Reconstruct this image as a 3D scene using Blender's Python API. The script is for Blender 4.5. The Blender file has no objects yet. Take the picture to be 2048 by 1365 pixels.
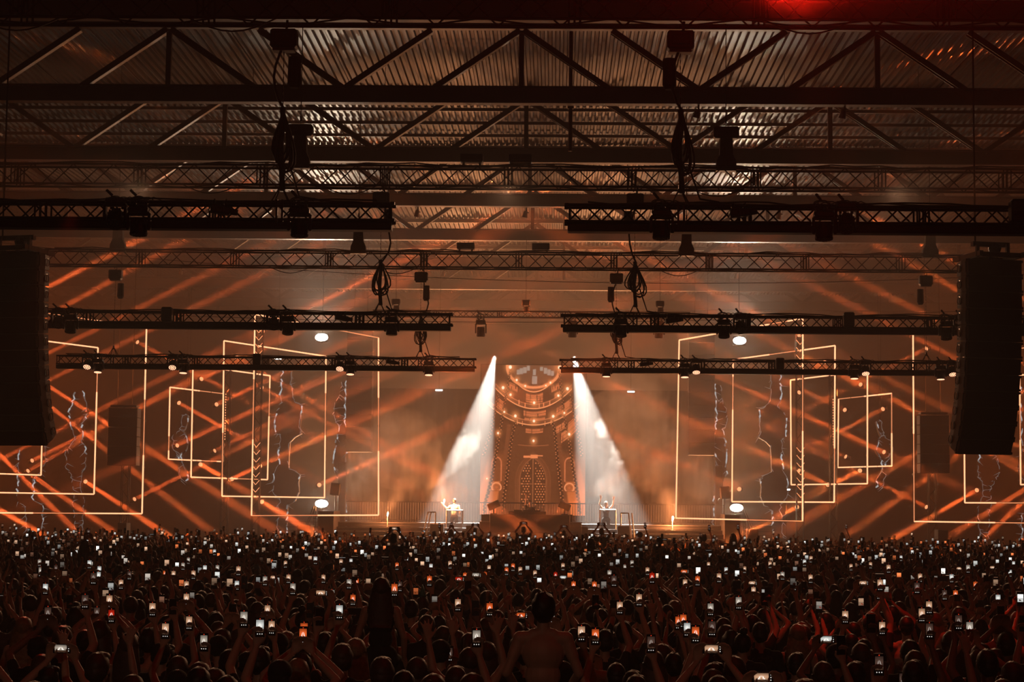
import bpy, math, random
import numpy as np
from mathutils import Vector, Matrix, Euler, noise

random.seed(7)
RNG = np.random.default_rng(7)
sc = bpy.context.scene
col = sc.collection
PI = math.pi

# ---------------------------------------------------------------- camera
F_PX = 3780.0
cam_data = bpy.data.cameras.new('camera')
camera = bpy.data.objects.new('camera', cam_data)
col.objects.link(camera)
sc.camera = camera
cam_data.sensor_width = 36.0
cam_data.lens = F_PX / 2048 * 36
cam_data.clip_end = 400
CAM_M = (Matrix.Translation((1.2, 0, 3.0)) @ Matrix.Rotation(math.radians(1.33), 4, 'Z')
         @ Matrix.Rotation(math.radians(90 + 5.03), 4, 'X') @ Matrix.Rotation(0.01, 4, 'Z'))
camera.matrix_world = CAM_M

# ---------------------------------------------------------------- world, exposure
sc.view_settings.view_transform = 'Standard'
sc.view_settings.look = 'None'
sc.view_settings.gamma = 1
sc.view_settings.use_curve_mapping = False
sc.view_settings.exposure = 0.0
world = bpy.data.worlds.new('world')
sc.world = world
world.use_nodes = True
world.node_tree.nodes['Background'].inputs[0].default_value = (0.02, 0.015, 0.01, 1)
world.node_tree.nodes['Background'].inputs[1].default_value = 0.0
cy = sc.cycles
cy.use_denoising = True
cy.use_light_tree = True
cy.use_adaptive_sampling = True
cy.adaptive_threshold = 0.004
cy.max_bounces = 3
cy.diffuse_bounces = 1
cy.glossy_bounces = 2
cy.transmission_bounces = 2
cy.transparent_max_bounces = 8
cy.volume_bounces = 0
cy.volume_step_rate = 1.0
cy.volume_max_steps = 256
cy.caustics_reflective = False
cy.caustics_refractive = False
cy.sample_clamp_indirect = 3.0

def at(px, py, Y):
    """World point seen at photograph pixel (px, py) lying at depth Y."""
    d = CAM_M.to_3x3() @ Vector(((px - 1024) / F_PX, -(py - 682.5) / F_PX, -1.0))
    o = CAM_M.translation
    return o + d * ((Y - o.y) / d.y)

def at_z(px, py, z):
    d = CAM_M.to_3x3() @ Vector(((px - 1024) / F_PX, -(py - 682.5) / F_PX, -1.0))
    o = CAM_M.translation
    return o + d * ((z - o.z) / d.z)

# ---------------------------------------------------------------- lights
def spot(name, loc, tgt, deg, power, color, radius=0.05, blend=0.3, parent=None):
    l = bpy.data.lights.new(name, 'SPOT')
    l.spot_size = math.radians(deg)
    l.energy = power
    l.color = color
    l.shadow_soft_size = radius
    l.spot_blend = blend
    o = bpy.data.objects.new(name, l)
    col.objects.link(o)
    o.location = loc
    o.rotation_euler = (Vector(tgt) - Vector(loc)).to_track_quat('-Z', 'Y').to_euler()
    return o

def point(name, loc, power, color, radius=0.1):
    l = bpy.data.lights.new(name, 'POINT')
    l.energy = power
    l.color = color
    l.shadow_soft_size = radius
    o = bpy.data.objects.new(name, l)
    col.objects.link(o)
    o.location = loc
    return o

AMBER = (1.0, 0.185, 0.035)
BEAM_RED = (1.0, 0.14, 0.03)
WARM = (1.0, 0.40, 0.16)
WHITE = (1.0, 0.90, 0.74)
RED = (1.0, 0.03, 0.01)
HAZE_LAYERS = [(-6.9, 0.0022), (52.0, 0.0030), (72.0, 0.0045)]   # haze thickens towards the stage: start depth, added density

# unseen wide lamps added beside and behind the stage to fill the haze
FILL_LAMPS = [
    # x, y, z, target, cone, power, colour, lamp radius
    (-33, 86, 9, (-14, 84, 7), 110, 9500, AMBER, 1.5),
    (33, 86, 9, (14, 84, 7), 110, 9500, AMBER, 1.5),
    (-34, 62, 14, (-12, 66, 14), 70, 1500, AMBER, 1.0),
    (35, 62, 14, (12, 66, 14), 70, 1500, AMBER, 1.0),
    (-9, 106, 5, (-7, 84, 13), 96, 5500, WARM, 2.0),
    (-4, 106, 8, (-2, 84, 15), 96, 5500, WARM, 2.0),
    (4, 106, 8, (2, 84, 15), 96, 5500, WARM, 2.0),
    (9, 106, 5, (7, 84, 13), 96, 5500, WARM, 2.0),
    # unseen uplights added on the stage to brighten the haze over the centre
    (-4.4, 93, 2.6, (-3.0, 80, 16), 66, 8500, (1.0, 0.40, 0.155), 1.2),
    (4.4, 93, 2.6, (3.0, 80, 16), 66, 8500, (1.0, 0.40, 0.155), 1.2),
    (-9.4, 97, 3.0, (-5.0, 80, 16), 90, 4500, (1.0, 0.42, 0.18), 1.5),
    (9.4, 97, 3.0, (5.0, 80, 16), 90, 4500, (1.0, 0.42, 0.18), 1.5),
    # lamps added without fixtures at the cross trusses to rim-light the crowd
    (-9.0, 45.4, 10.7, (-5.5, 20, 0), 52, 1900, (1.0, 0.50, 0.26), 0.15),
    (0.0, 45.4, 10.7, (0, 18, 0), 46, 1700, (1.0, 0.50, 0.26), 0.15),
    (9.4, 45.4, 10.7, (6.0, 20, 0), 52, 1900, (1.0, 0.50, 0.26), 0.15),
    (-6.0, 75.6, 10.4, (-8, 50, 0), 44, 1700, (1.0, 0.42, 0.18), 0.15),
    (6.4, 75.6, 10.4, (8, 50, 0), 44, 1700, (1.0, 0.42, 0.18), 0.15),
]
for i, (x, y, z, t, a, p, c, r) in enumerate(FILL_LAMPS):
    spot('fill_light', (x, y, z), t, a, p, c, r, 1.0)

# two white key beams over the centre of the stage
KEYS = []
for px, tx in ((990, 914), (1147, 1224)):
    a = at(px, 711, 88)
    b = at(tx, 1050, 86.5)
    KEYS.append(a)
    spot('key_beam', a, b, 25, 150000, (1.0, 0.92, 0.80), 0.06, 0.35)
# white blinders facing the hall
BLINDERS = [(643, 675, 88), (643, 1008, 88)]
BLIND_POS = []
for px, py, Y in BLINDERS:
    p = at(px, py, Y)
    for sx in (1, -1):
        q = Vector((p.x * sx, p.y, p.z))
        BLIND_POS.append(q)
        spot('blinder_light', q + Vector((0, -0.12, 0)), (q.x * 0.6, 40, q.z + 1.5), 120, 520, (1.0, 0.80, 0.54), 0.22, 0.6)
        spot('blinder_fill', q + Vector((0, -0.12, 0)), (q.x * 0.85, 76, q.z + 6) if py < 900 else (q.x * 0.5, 85, 6.2), 62 if py < 900 else 46, 3100 if py < 900 else 1900, (1.0, 0.82, 0.60), 0.22, 1.0)  # extra flood added at each blinder to light haze and smoke

# narrow amber beams: (dot px, py, end px, py, power) on the left, mirrored to the right
BEAMS = [
    (279, 687, 640, 880, 1.0), (361, 808, 520, 898, .9), (358, 890, 560, 795, .9), (406, 757, 560, 682, .8),
    (436, 808, 580, 740, .8), (434, 900, 850, 688, 1.0), (273, 997, 560, 855, 1.1), (402, 930, 470, 970, .8),
    (173, 965, 330, 1068, 1.2), (477, 717, 700, 848, 1.0), (527, 778, 720, 880, .8), (525, 930, 800, 805, 1.1),
    (465, 958, 560, 912, .7), (525, 1005, 600, 1050, 1.0), (530, 660, 780, 535, 1.2), (640, 970, 740, 925, .5),
    (68, 920, 330, 790, 1.1), (55, 945, 240, 1075, 1.2),
    (-30, 640, 175, 533, 1.6), (-60, 720, 260, 540, 1.3), (-20, 765, 460, 525, 1.1), (-40, 830, 470, 575, 1.1),
    (-60, 950, 560, 640, 1.2), (60, 940, 430, 730, 1.0), (80, 762, 470, 1010, 1.6), (70, 790, 430, 1070, 1.3),
    (-30, 880, 160, 1070, 1.4), (-60, 985, 100, 1080, 1.6),
    (715, 735, 560, 800, .5), (1000, 860, 780, 900, .0),
]
BEAM_DOTS = []
for bx, by, ex, ey, pw in BEAMS:
    if pw <= 0:
        continue
    for sx in (1, -1):
        a = at(bx, by, 88)
        b = at(ex, ey, 80 if ey > 900 else 83)
        a = Vector((a.x * sx, a.y, a.z)); b = Vector((b.x * sx, b.y, b.z))
        BEAM_DOTS.append((a, b, bx >= 0 and bx < 700))
        l = bpy.data.lights.new('beam_light', 'AREA')
        l.shape = 'DISK'; l.size = 0.19; l.spread = math.radians(1.7); l.energy = 52 * pw; l.color = BEAM_RED
        o = bpy.data.objects.new('beam_light', l)
        col.objects.link(o)
        o.location = a
        o.rotation_euler = (b - a).to_track_quat('-Z', 'Y').to_euler()

# red lamps added to make the red glow at the upper right
spot('red_beam_light', at(1590, -60, 22), at(1690, 500, 22.0), 34, 900, RED, 0.12, 1.0)
_r = at(1590, 8, 24)
spot('red_beam_light', _r, _r + Vector((-1.0, -16, 6.5)), 84, 20000, (1.0, 0.012, 0.004), 0.25, 0.6)
# weak unseen light added behind the camera, kept low on the crowd
spot('rear_fill_light', (-3.0, -4.0, 7.2), (-0.5, 22, -0.6), 40, 200, (1.0, 0.80, 0.55), 0.2, 0.8)
spot('red_beam_light', (-6.2, 28.6, 7.5), (-4.6, 17.5, 1.3), 17, 700, RED, 0.1, 1.0)  # red spot added for the near crowd at the left

# ---------------------------------------------------------------- materials
def mat(name, color, rough=0.6, metal=0.0, spec=None, noise_amt=0.0, scale=6.0, bump=0.0):
    m = bpy.data.materials.new(name)
    m.use_nodes = True
    nt = m.node_tree
    b = nt.nodes['Principled BSDF']
    b.inputs['Base Color'].default_value = (*color, 1)
    b.inputs['Roughness'].default_value = rough
    b.inputs['Metallic'].default_value = metal
    if spec is not None:
        b.inputs['Specular IOR Level'].default_value = spec
    if noise_amt > 0 or bump > 0:
        tc = nt.nodes.new('ShaderNodeTexCoord')
        n = nt.nodes.new('ShaderNodeTexNoise')
        n.inputs['Scale'].default_value = scale
        n.inputs['Detail'].default_value = 4
        nt.links.new(tc.outputs['Object'], n.inputs['Vector'])
        if noise_amt > 0:
            r = nt.nodes.new('ShaderNodeValToRGB')
            r.color_ramp.elements[0].position = 0.3
            r.color_ramp.elements[1].position = 0.7
            r.color_ramp.elements[0].color = (*[c * (1 - noise_amt) for c in color], 1)
            r.color_ramp.elements[1].color = (*[min(1, c * (1 + noise_amt)) for c in color], 1)
            nt.links.new(n.outputs['Fac'], r.inputs['Fac'])
            nt.links.new(r.outputs['Color'], b.inputs['Base Color'])
        if bump > 0:
            bp = nt.nodes.new('ShaderNodeBump')
            bp.inputs['Strength'].default_value = bump
            nt.links.new(n.outputs['Fac'], bp.inputs['Height'])
            nt.links.new(bp.outputs['Normal'], b.inputs['Normal'])
    return m

def glow(name, color, strength):
    m = bpy.data.materials.new(name)
    m.use_nodes = True
    nt = m.node_tree
    nt.nodes.clear()
    o = nt.nodes.new('ShaderNodeOutputMaterial')
    e = nt.nodes.new('ShaderNodeEmission')
    e.inputs['Color'].default_value = (*color, 1)
    e.inputs['Strength'].default_value = strength
    nt.links.new(e.outputs[0], o.inputs['Surface'])
    m.cycles.emission_sampling = 'NONE'
    return m

def glow_attr(name, strength):
    m = glow(name, (1, 1, 1), strength)
    nt = m.node_tree
    a = nt.nodes.new('ShaderNodeAttribute')
    a.attribute_name = 'Col'
    e = [n for n in nt.nodes if n.type == 'EMISSION'][0]
    nt.links.new(a.outputs['Color'], e.inputs['Color'])
    return m

M = {
    'black_metal': mat('black_metal', (0.012, 0.011, 0.011), 0.45, 0.3, noise_amt=0.3, scale=9),
    'black_plastic': mat('black_plastic', (0.010, 0.010, 0.011), 0.5),
    'batten': mat('batten', (0.008, 0.008, 0.009), 0.55),
    'rubber': mat('rubber', (0.008, 0.008, 0.008), 0.7),
    'steel': mat('steel', (0.20, 0.19, 0.18), 0.4, 0.7, noise_amt=0.25, scale=3),
    'roof_steel': mat('roof_steel', (0.075, 0.066, 0.058), 0.5, 0.35, noise_amt=0.2, scale=1.5),
    'deck': mat('deck', (0.013, 0.012, 0.0115), 0.42, 0.6, spec=0.18, noise_amt=0.25, scale=0.8),
    'wall': mat('wall', (0.10, 0.085, 0.075), 0.8, noise_amt=0.15, scale=0.4),
    'floor': mat('floor', (0.05, 0.045, 0.042), 0.6, noise_amt=0.2, scale=0.7),
    'stage_black': mat('stage_black', (0.035, 0.03, 0.028), 0.6, noise_amt=0.15, scale=2),
    'grille': mat('grille', (0.016, 0.016, 0.015), 0.75, bump=0.4, scale=60),
    'cabinet': mat('cabinet', (0.022, 0.021, 0.019), 0.6, noise_amt=0.2, scale=5),
    'handle': mat('handle', (0.12, 0.115, 0.10), 0.4, 0.5),
    'fabric_back': mat('fabric_back', (0.020, 0.015, 0.013), 0.9, noise_amt=0.2, scale=0.6),
    'set_piece': mat('set_piece', (0.055, 0.045, 0.04), 0.5, noise_amt=0.3, scale=1.5, bump=0.4),
    'white_metal': mat('white_metal', (0.5, 0.48, 0.44), 0.35, 0.2),
    'plexi': mat('plexi', (0.06, 0.055, 0.05), 0.15, 0.0, spec=0.8),
    'led': glow('led_amber', (1.0, 0.40, 0.19), 2.4),
    'led_dim': glow('led_amber_dim', (1.0, 0.34, 0.14), 1.05),
    'lamp_white': glow('lamp_white', (1.0, 0.93, 0.82), 40),
    'lamp_small': glow('lamp_small_white', (1.0, 0.92, 0.80), 7),
    'amber_glow': glow('amber_glow', (1.0, 0.36, 0.15), 1.6),
    'cell_amber': glow('cell_amber', (1.0, 0.42, 0.24), 3.2),
    'cell_off': mat('cell_off', (0.09, 0.085, 0.08), 0.12, spec=0.9),
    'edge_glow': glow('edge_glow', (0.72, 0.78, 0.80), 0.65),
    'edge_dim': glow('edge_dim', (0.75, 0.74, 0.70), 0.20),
    'flame': glow('flame', (1.0, 0.55, 0.30), 30),
    'skin': mat('skin', (0.62, 0.38, 0.27), 0.5, noise_amt=0.08, scale=8),
    'skin_dark': mat('skin_dark', (0.30, 0.165, 0.105), 0.5, noise_amt=0.08, scale=8),
    'eye': mat('eye', (0.03, 0.02, 0.015), 0.2),
    'cloth_black': mat('cloth_black', (0.022, 0.020, 0.019), 0.85),
    'cloth_grey': mat('cloth_grey', (0.09, 0.08, 0.075), 0.85),
    'cloth_navy': mat('cloth_navy', (0.016, 0.02, 0.03), 0.85),
    'cloth_white': mat('cloth_white', (0.55, 0.52, 0.46), 0.85, noise_amt=0.12, scale=4),
    'cloth_tan': mat('cloth_tan', (0.22, 0.18, 0.13), 0.85),
    'trousers': mat('trousers', (0.014, 0.014, 0.016), 0.85),
    'hair_dark': mat('hair_dark', (0.022, 0.014, 0.010), 0.5),
    'hair_brown': mat('hair_brown', (0.08, 0.042, 0.022), 0.5, noise_amt=0.3, scale=30),
    'hair_blonde': mat('hair_blonde', (0.30, 0.19, 0.09), 0.5, noise_amt=0.3, scale=30),
    'hat_green': mat('hat_green', (0.10, 0.30, 0.26), 0.4, metal=0.3),
    'lettering': mat('lettering', (0.015, 0.015, 0.015), 0.8),
    'phone_body': mat('phone_body', (0.008, 0.008, 0.008), 0.3),
    'glow_green': glow('glow_green', (0.10, 0.75, 0.35), 0.6),
    'screen': glow_attr('screen_picture', 1.0),
    'phone_screen': glow_attr('phone_picture', 1.0),
}

# clear acrylic: mostly see-through with a glossy film
_p = M['plexi']; _nt = _p.node_tree
_mix = _nt.nodes.new('ShaderNodeMixShader'); _tr = _nt.nodes.new('ShaderNodeBsdfTransparent')
_mix.inputs[0].default_value = 0.35
_out = [n for n in _nt.nodes if n.type == 'OUTPUT_MATERIAL'][0]
_nt.links.new(_tr.outputs[0], _mix.inputs[1]); _nt.links.new(_nt.nodes['Principled BSDF'].outputs[0], _mix.inputs[2]); _nt.links.new(_mix.outputs[0], _out.inputs['Surface'])

# ---------------------------------------------------------------- object helpers
def tag(o, label=None, cat=None, group=None, kind=None):
    if label: o['label'] = label
    if cat: o['category'] = cat
    if group: o['group'] = group
    if kind: o['kind'] = kind
    return o

def empty(name, loc=(0, 0, 0), rz=0.0, label=None, cat=None, group=None, kind=None):
    o = bpy.data.objects.new(name, None)
    o.empty_display_size = 0.1
    col.objects.link(o)
    o.location = loc
    o.rotation_euler = (0, 0, rz)
    return tag(o, label, cat, group, kind)

def link_mesh(name, me, parent=None, loc=None, rot=None, scale=None):
    o = bpy.data.objects.new(name, me)
    col.objects.link(o)
    if parent is not None: o.parent = parent
    if loc is not None: o.location = loc
    if rot is not None: o.rotation_euler = rot
    if scale is not None: o.scale = scale
    return o

def copy_tree(o, parent=None):
    c = o.copy()
    col.objects.link(c)
    if parent is not None: c.parent = parent
    for ch in list(o.children):
        copy_tree(ch, c)
    return c

class MB:
    """Collects simple solids into one mesh."""
    def __init__(self):
        self.v, self.f, self.m, self.mats, self.cur = [], [], [], [], 0
    def use(self, m):
        if m not in self.mats: self.mats.append(m)
        self.cur = self.mats.index(m)
        return self
    def add(self, vs, fs):
        n = len(self.v)
        self.v += [tuple(p) for p in vs]
        self.f += [tuple(i + n for i in f) for f in fs]
        self.m += [self.cur] * len(fs)
        return self
    def box(self, c, s, rot=None, bev=0.0):
        x, y, z = s[0] / 2, s[1] / 2, s[2] / 2
        if bev > 0:
            b = min(bev, x * .45, y * .45, z * .45)
            pts = []
            for sx in (-1, 1):
                for sy in (-1, 1):
                    for sz in (-1, 1):
                        pts += [(sx * (x - b), sy * (y - b), sz * z), (sx * (x - b), sy * y, sz * (z - b)), (sx * x, sy * (y - b), sz * (z - b))]
            def I(sx, sy, sz, k): return (((sx > 0) * 4 + (sy > 0) * 2 + (sz > 0)) * 3) + k
            fs = []
            for s_ in (-1, 1):
                q = [I(-1, -1, s_, 0), I(1, -1, s_, 0), I(1, 1, s_, 0), I(-1, 1, s_, 0)]; fs.append(q if s_ > 0 else q[::-1])
                q = [I(-1, s_, -1, 1), I(1, s_, -1, 1), I(1, s_, 1, 1), I(-1, s_, 1, 1)]; fs.append(q if s_ < 0 else q[::-1])
                q = [I(s_, -1, -1, 2), I(s_, 1, -1, 2), I(s_, 1, 1, 2), I(s_, -1, 1, 2)]; fs.append(q if s_ > 0 else q[::-1])
                for t_ in (-1, 1):
                    fs.append([I(-1, s_, t_, 0), I(1, s_, t_, 0), I(1, s_, t_, 1), I(-1, s_, t_, 1)])
                    fs.append([I(s_, -1, t_, 0), I(s_, 1, t_, 0), I(s_, 1, t_, 2), I(s_, -1, t_, 2)])
                    fs.append([I(s_, t_, -1, 1), I(s_, t_, 1, 1), I(s_, t_, 1, 2), I(s_, t_, -1, 2)])
                    for u_ in (-1, 1):
                        fs.append([I(s_, t_, u_, 0), I(s_, t_, u_, 1), I(s_, t_, u_, 2)])
        else:
            pts = [(-x, -y, -z), (x, -y, -z), (x, y, -z), (-x, y, -z), (-x, -y, z), (x, -y, z), (x, y, z), (-x, y, z)]
            fs = [(0, 3, 2, 1), (4, 5, 6, 7), (0, 1, 5, 4), (1, 2, 6, 5), (2, 3, 7, 6), (3, 0, 4, 7)]
        R = (rot if isinstance(rot, Matrix) else Euler(rot).to_matrix()) if rot is not None else Matrix.Identity(3)
        c = Vector(c)
        return self.add([R @ Vector(p) + c for p in pts], fs)
    def cyl(self, p0, p1, r0, r1=None, seg=8, cap=True):
        r1 = r0 if r1 is None else r1
        p0, p1 = Vector(p0), Vector(p1)
        q = (p1 - p0).to_track_quat('Z', 'Y').to_matrix()
        vs = []
        for p, r in ((p0, r0), (p1, r1)):
            for i in range(seg):
                a = 2 * PI * i / seg
                vs.append(p + q @ Vector((math.cos(a) * r, math.sin(a) * r, 0)))
        fs = [(i, (i + 1) % seg, seg + (i + 1) % seg, seg + i) for i in range(seg)]
        if cap: fs += [tuple(range(seg))[::-1], tuple(range(seg, 2 * seg))]
        return self.add(vs, fs)
    def tube(self, pts, r, seg=6, closed=False):
        pts = [Vector(p) for p in pts]
        n = len(pts)
        rr = r if isinstance(r, (list, tuple)) else [r] * n
        vs, fs = [], []
        up = Vector((0.13, 0.21, 0.97))
        prev = None
        for i, p in enumerate(pts):
            a = pts[(i - 1) % n] if (closed or i > 0) else p
            b = pts[(i + 1) % n] if (closed or i < n - 1) else p
            t = (b - a).normalized()
            if prev is None:
                u = t.cross(up)
                if u.length < 1e-4: u = t.cross(Vector((1, 0, 0)))
            else:
                u = prev - t * prev.dot(t)
            u.normalize(); prev = u
            w = t.cross(u)
            for k in range(seg):
                an = 2 * PI * k / seg
                vs.append(p + (u * math.cos(an) + w * math.sin(an)) * rr[i])
        for i in range(n if closed else n - 1):
            for k in range(seg):
                a0 = i * seg + k; a1 = i * seg + (k + 1) % seg
                j = (i + 1) % n
                fs.append((a0, a1, j * seg + (k + 1) % seg, j * seg + k))
        if not closed:
            fs += [tuple(range(seg))[::-1], tuple(range((n - 1) * seg, n * seg))]
        return self.add(vs, fs)
    def ball(self, c, r, seg=12, rings=8, rot=None):
        c = Vector(c)
        rx, ry, rz = r if isinstance(r, (tuple, list)) else (r, r, r)
        R = Euler(rot).to_matrix() if rot is not None else Matrix.Identity(3)
        vs = [c + R @ Vector((0, 0, rz))]
        for i in range(1, rings):
            th = PI * i / rings
            for k in range(seg):
                a = 2 * PI * k / seg
                vs.append(c + R @ Vector((rx * math.sin(th) * math.cos(a), ry * math.sin(th) * math.sin(a), rz * math.cos(th))))
        vs.append(c + R @ Vector((0, 0, -rz)))
        fs = [(0, 1 + k, 1 + (k + 1) % seg) for k in range(seg)]
        for i in range(rings - 2):
            for k in range(seg):
                a = 1 + i * seg + k; b = 1 + i * seg + (k + 1) % seg
                fs.append((a, a + seg, b + seg, b))
        L = len(vs) - 1
        o = 1 + (rings - 2) * seg
        fs += [(o + (k + 1) % seg, o + k, L) for k in range(seg)]
        return self.add(vs, fs)
    def prism(self, poly, y0, y1):
        """poly: (x, z) outline counter-clockwise seen from -Y, extruded along Y."""
        n = len(poly)
        vs = [(x, y0, z) for x, z in poly] + [(x, y1, z) for x, z in poly]
        fs = [tuple(range(n)), tuple(range(n, 2 * n))[::-1]]
        fs += [(i, n + i, n + (i + 1) % n, (i + 1) % n) for i in range(n)]
        return self.add(vs, fs)
    def mesh(self, name, smooth=False):
        me = bpy.data.meshes.new(name)
        me.from_pydata(self.v, [], self.f)
        for m in self.mats: me.materials.append(m)
        if len(self.mats) > 1: me.polygons.foreach_set('material_index', self.m)
        if smooth: me.polygons.foreach_set('use_smooth', [True] * len(self.f))
        me.update()
        return me
    def build(self, name, m=None, parent=None, loc=None, rot=None, smooth=False):
        if m is not None and not self.mats: self.mats = [m]
        return link_mesh(name, self.mesh(name, smooth), parent, loc, rot)

_stick = {}
def stick_mesh(length, r, m, seg=5):
    k = (round(length, 3), round(r, 4), m.name, seg)
    if k not in _stick:
        _stick[k] = MB().use(m).cyl((0, 0, 0), (0, 0, length), r, seg=seg, cap=False).mesh('rod')
    return _stick[k]

def stick(name, p0, p1, r, m, parent=None, seg=5):
    p0, p1 = Vector(p0), Vector(p1)
    d = p1 - p0
    return link_mesh(name, stick_mesh(d.length, r, m, seg), parent, p0, d.to_track_quat('Z', 'Y').to_euler())

# ---------------------------------------------------------------- the hall
HX0, HX1, HY0, HY1, HZ = -37.0, 38.0, -7.0, 117.0, 16.3
def slab(name, c, s, m):
    return tag(MB().use(m).box(c, s).build(name), kind='structure')
slab('floor', ((HX0 + HX1) / 2, (HY0 + HY1) / 2, -0.15), (HX1 - HX0, HY1 - HY0, 0.3), M['floor'])
slab('wall_back', ((HX0 + HX1) / 2, HY1 + 0.15, HZ / 2), (HX1 - HX0, 0.3, HZ + 0.6), M['wall'])
slab('wall_front', ((HX0 + HX1) / 2, HY0 - 0.15, HZ / 2), (HX1 - HX0, 0.3, HZ + 0.6), M['wall'])
slab('wall_left', (HX0 - 0.15, (HY0 + HY1) / 2, HZ / 2), (0.3, HY1 - HY0, HZ + 0.6), M['wall'])
slab('wall_right', (HX1 + 0.15, (HY0 + HY1) / 2, HZ / 2), (0.3, HY1 - HY0, HZ + 0.6), M['wall'])

# ceiling: trapezoidal steel deck sheets on purlins
ceiling = slab('ceiling', ((HX0 + HX1) / 2, (HY0 + HY1) / 2, HZ + 0.25), (HX1 - HX0 + 0.6, HY1 - HY0, 0.1), M['roof_steel'])
ceiling.location = (0, 0, 0)
S_TR = 8.88
TR_Y = [42.1 + S_TR * k for k in range(-1, 9) if 42.1 + S_TR * k < 114]
def deck_mesh():
    mb = MB().use(M['deck'])
    pitch, w, n = 0.22, 1.32, 6
    prof = []
    for k in range(n):
        x = k * pitch
        prof += [(x, 0), (x + 0.07, 0), (x + 0.10, 0.075), (x + 0.19, 0.075)]
    prof.append((w, 0))
    vs = [(x, 0, z) for x, z in prof] + [(x, S_TR, z) for x, z in prof]
    L = len(prof)
    mb.add(vs, [(i, i + 1, L + i + 1, L + i) for i in range(L - 1)])
    return mb.mesh('deck_sheet')
dm = deck_mesh()
for j, ty in enumerate(TR_Y):
    hw_l = 0.294 * (ty + S_TR) * 1.05
    x = 1.2 - hw_l
    while x < 1.2 + 0.25 * (ty + S_TR) * 1.05 + 1.0:
        if ty > 34 and x > HX0:
            link_mesh('deck_sheet', dm, ceiling, (x + RNG.uniform(-.004, .004), ty, HZ + RNG.uniform(-0.03, 0.0)), (RNG.uniform(-.004, .004), RNG.uniform(-.012, .012), 0))
        x += 1.325
pm = MB().use(M['roof_steel']).box((0, 0, 0.05), (74.4, 0.06, 0.012)).box((0, 0, 0), (74.4, 0.012, 0.10)).box((0, 0, -0.05), (74.4, 0.06, 0.012)).mesh('purlin')
for j, ty in enumerate(TR_Y):
    for k in ((1, 2, 3) if j == 3 else (2,) if j > 3 else ()):
        link_mesh('purlin', pm, ceiling, (0.5, ty + S_TR * k / 4, HZ - 0.09))

# roof trusses across the hall
ORD = ['first', 'second', 'third', 'fourth', 'fifth', 'sixth', 'seventh', 'eighth', 'ninth', 'tenth']
ZB = 14.0
chord_m = (MB().use(M['roof_steel']).box((0, 0, 0), (74.4, 0.34, 0.035)).box((0, 0, 0.44), (74.4, 0.34, 0.035)).box((0, 0, 0.22), (74.4, 0.03, 0.42)).mesh('bottom_chord'))
top_m = (MB().use(M['roof_steel']).box((0, 0, 0), (74.4, 0.3, 0.03)).box((0, 0, -0.14), (74.4, 0.22, 0.03)).box((0, 0, -0.07), (74.4, 0.03, 0.14)).mesh('top_chord'))
PAN, ZT0, ZT1 = 2.43, 0.44, 2.05
dl = math.hypot(PAN - 0.1, ZT1 - ZT0)
diag_m = (MB().use(M['roof_steel']).box((0, 0.10, dl / 2), (0.16, 0.02, dl)).box((0, -0.10, dl / 2), (0.16, 0.02, dl)).box((0.07, 0, dl / 2), (0.02, 0.2, dl)).mesh('diagonal'))
post_m = (MB().use(M['roof_steel']).box((0, 0, (ZT1 - ZT0) / 2), (0.14, 0.14, ZT1 - ZT0)).mesh('post'))
ang = math.atan2(PAN - 0.1, ZT1 - ZT0)
vis = 0
for j, ty in enumerate(TR_Y):
    if ty < 40: continue
    t = empty('roof_truss', (0.5, ty, ZB), 0, f'{ORD[vis]} grey steel roof truss across the hall counted from the near end of the roof', 'roof truss', 'steel roof trusses')
    vis += 1
    link_mesh('bottom_chord', chord_m, t, (0, 0, 0.02))
    link_mesh('top_chord', top_m, t, (0, 0, ZT1 + 0.19))
    hw = 0.3 * ty + 3
    for a in range(-4, 5):
        xa = -0.3 + a * 4 * PAN
        if abs(xa) > hw: continue
        for k, sg in ((0, 1), (1, 1), (-1, -1), (-2, -1)):
            if sg > 0:
                x_top = xa + k * PAN; link_mesh('diagonal', diag_m, t, (x_top + PAN - 0.05, 0, ZT0), (0, -ang, 0))
            else:
                x_top = xa + (k + 1) * PAN; link_mesh('diagonal', diag_m, t, (x_top - PAN + 0.05, 0, ZT0), (0, ang, 0))
        link_mesh('post', post_m, t, (xa, 0, ZT0))

# thin sprinkler pipes and small lamps below the trusses
for k, (ty, zz) in enumerate(((56.0, 15.2), (82.5, 14.9))):
    mb = MB().use(M['roof_steel']).cyl((-36, 0, 0), (37, 0, 0), 0.03, seg=6)
    for x in range(-24, 25, 4): mb.cyl((x, 0, 0), (x, 0, HZ - zz - 0.1), 0.008, seg=4)
    o = mb.build('water_pipe', loc=(0, ty, zz))
    tag(o, ('thin pipe hung under the roof deck behind the second roof truss', 'thin pipe hung under the roof deck over the stage front')[k], 'pipe')
vp = MB().use(M['roof_steel']).cyl((0, 0, 0), (0, 0, 3.4), 0.055, seg=8).cyl((0, 0, 1.2), (0, 0, 1.3), 0.09, seg=8)
for Y, px, lb in ((52, 1142, 'pale vertical drain pipe beside the roof centre, near end'), (86, 1131, 'pale vertical drain pipe at the roof centre above the stage gap')):
    p = at(px, 100, Y)
    o = link_mesh('drain_pipe', vp.mesh('drain_pipe'), None, (p.x, Y, 12.9 if Y < 60 else 13.4)); tag(o, lb, 'pipe')

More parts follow.
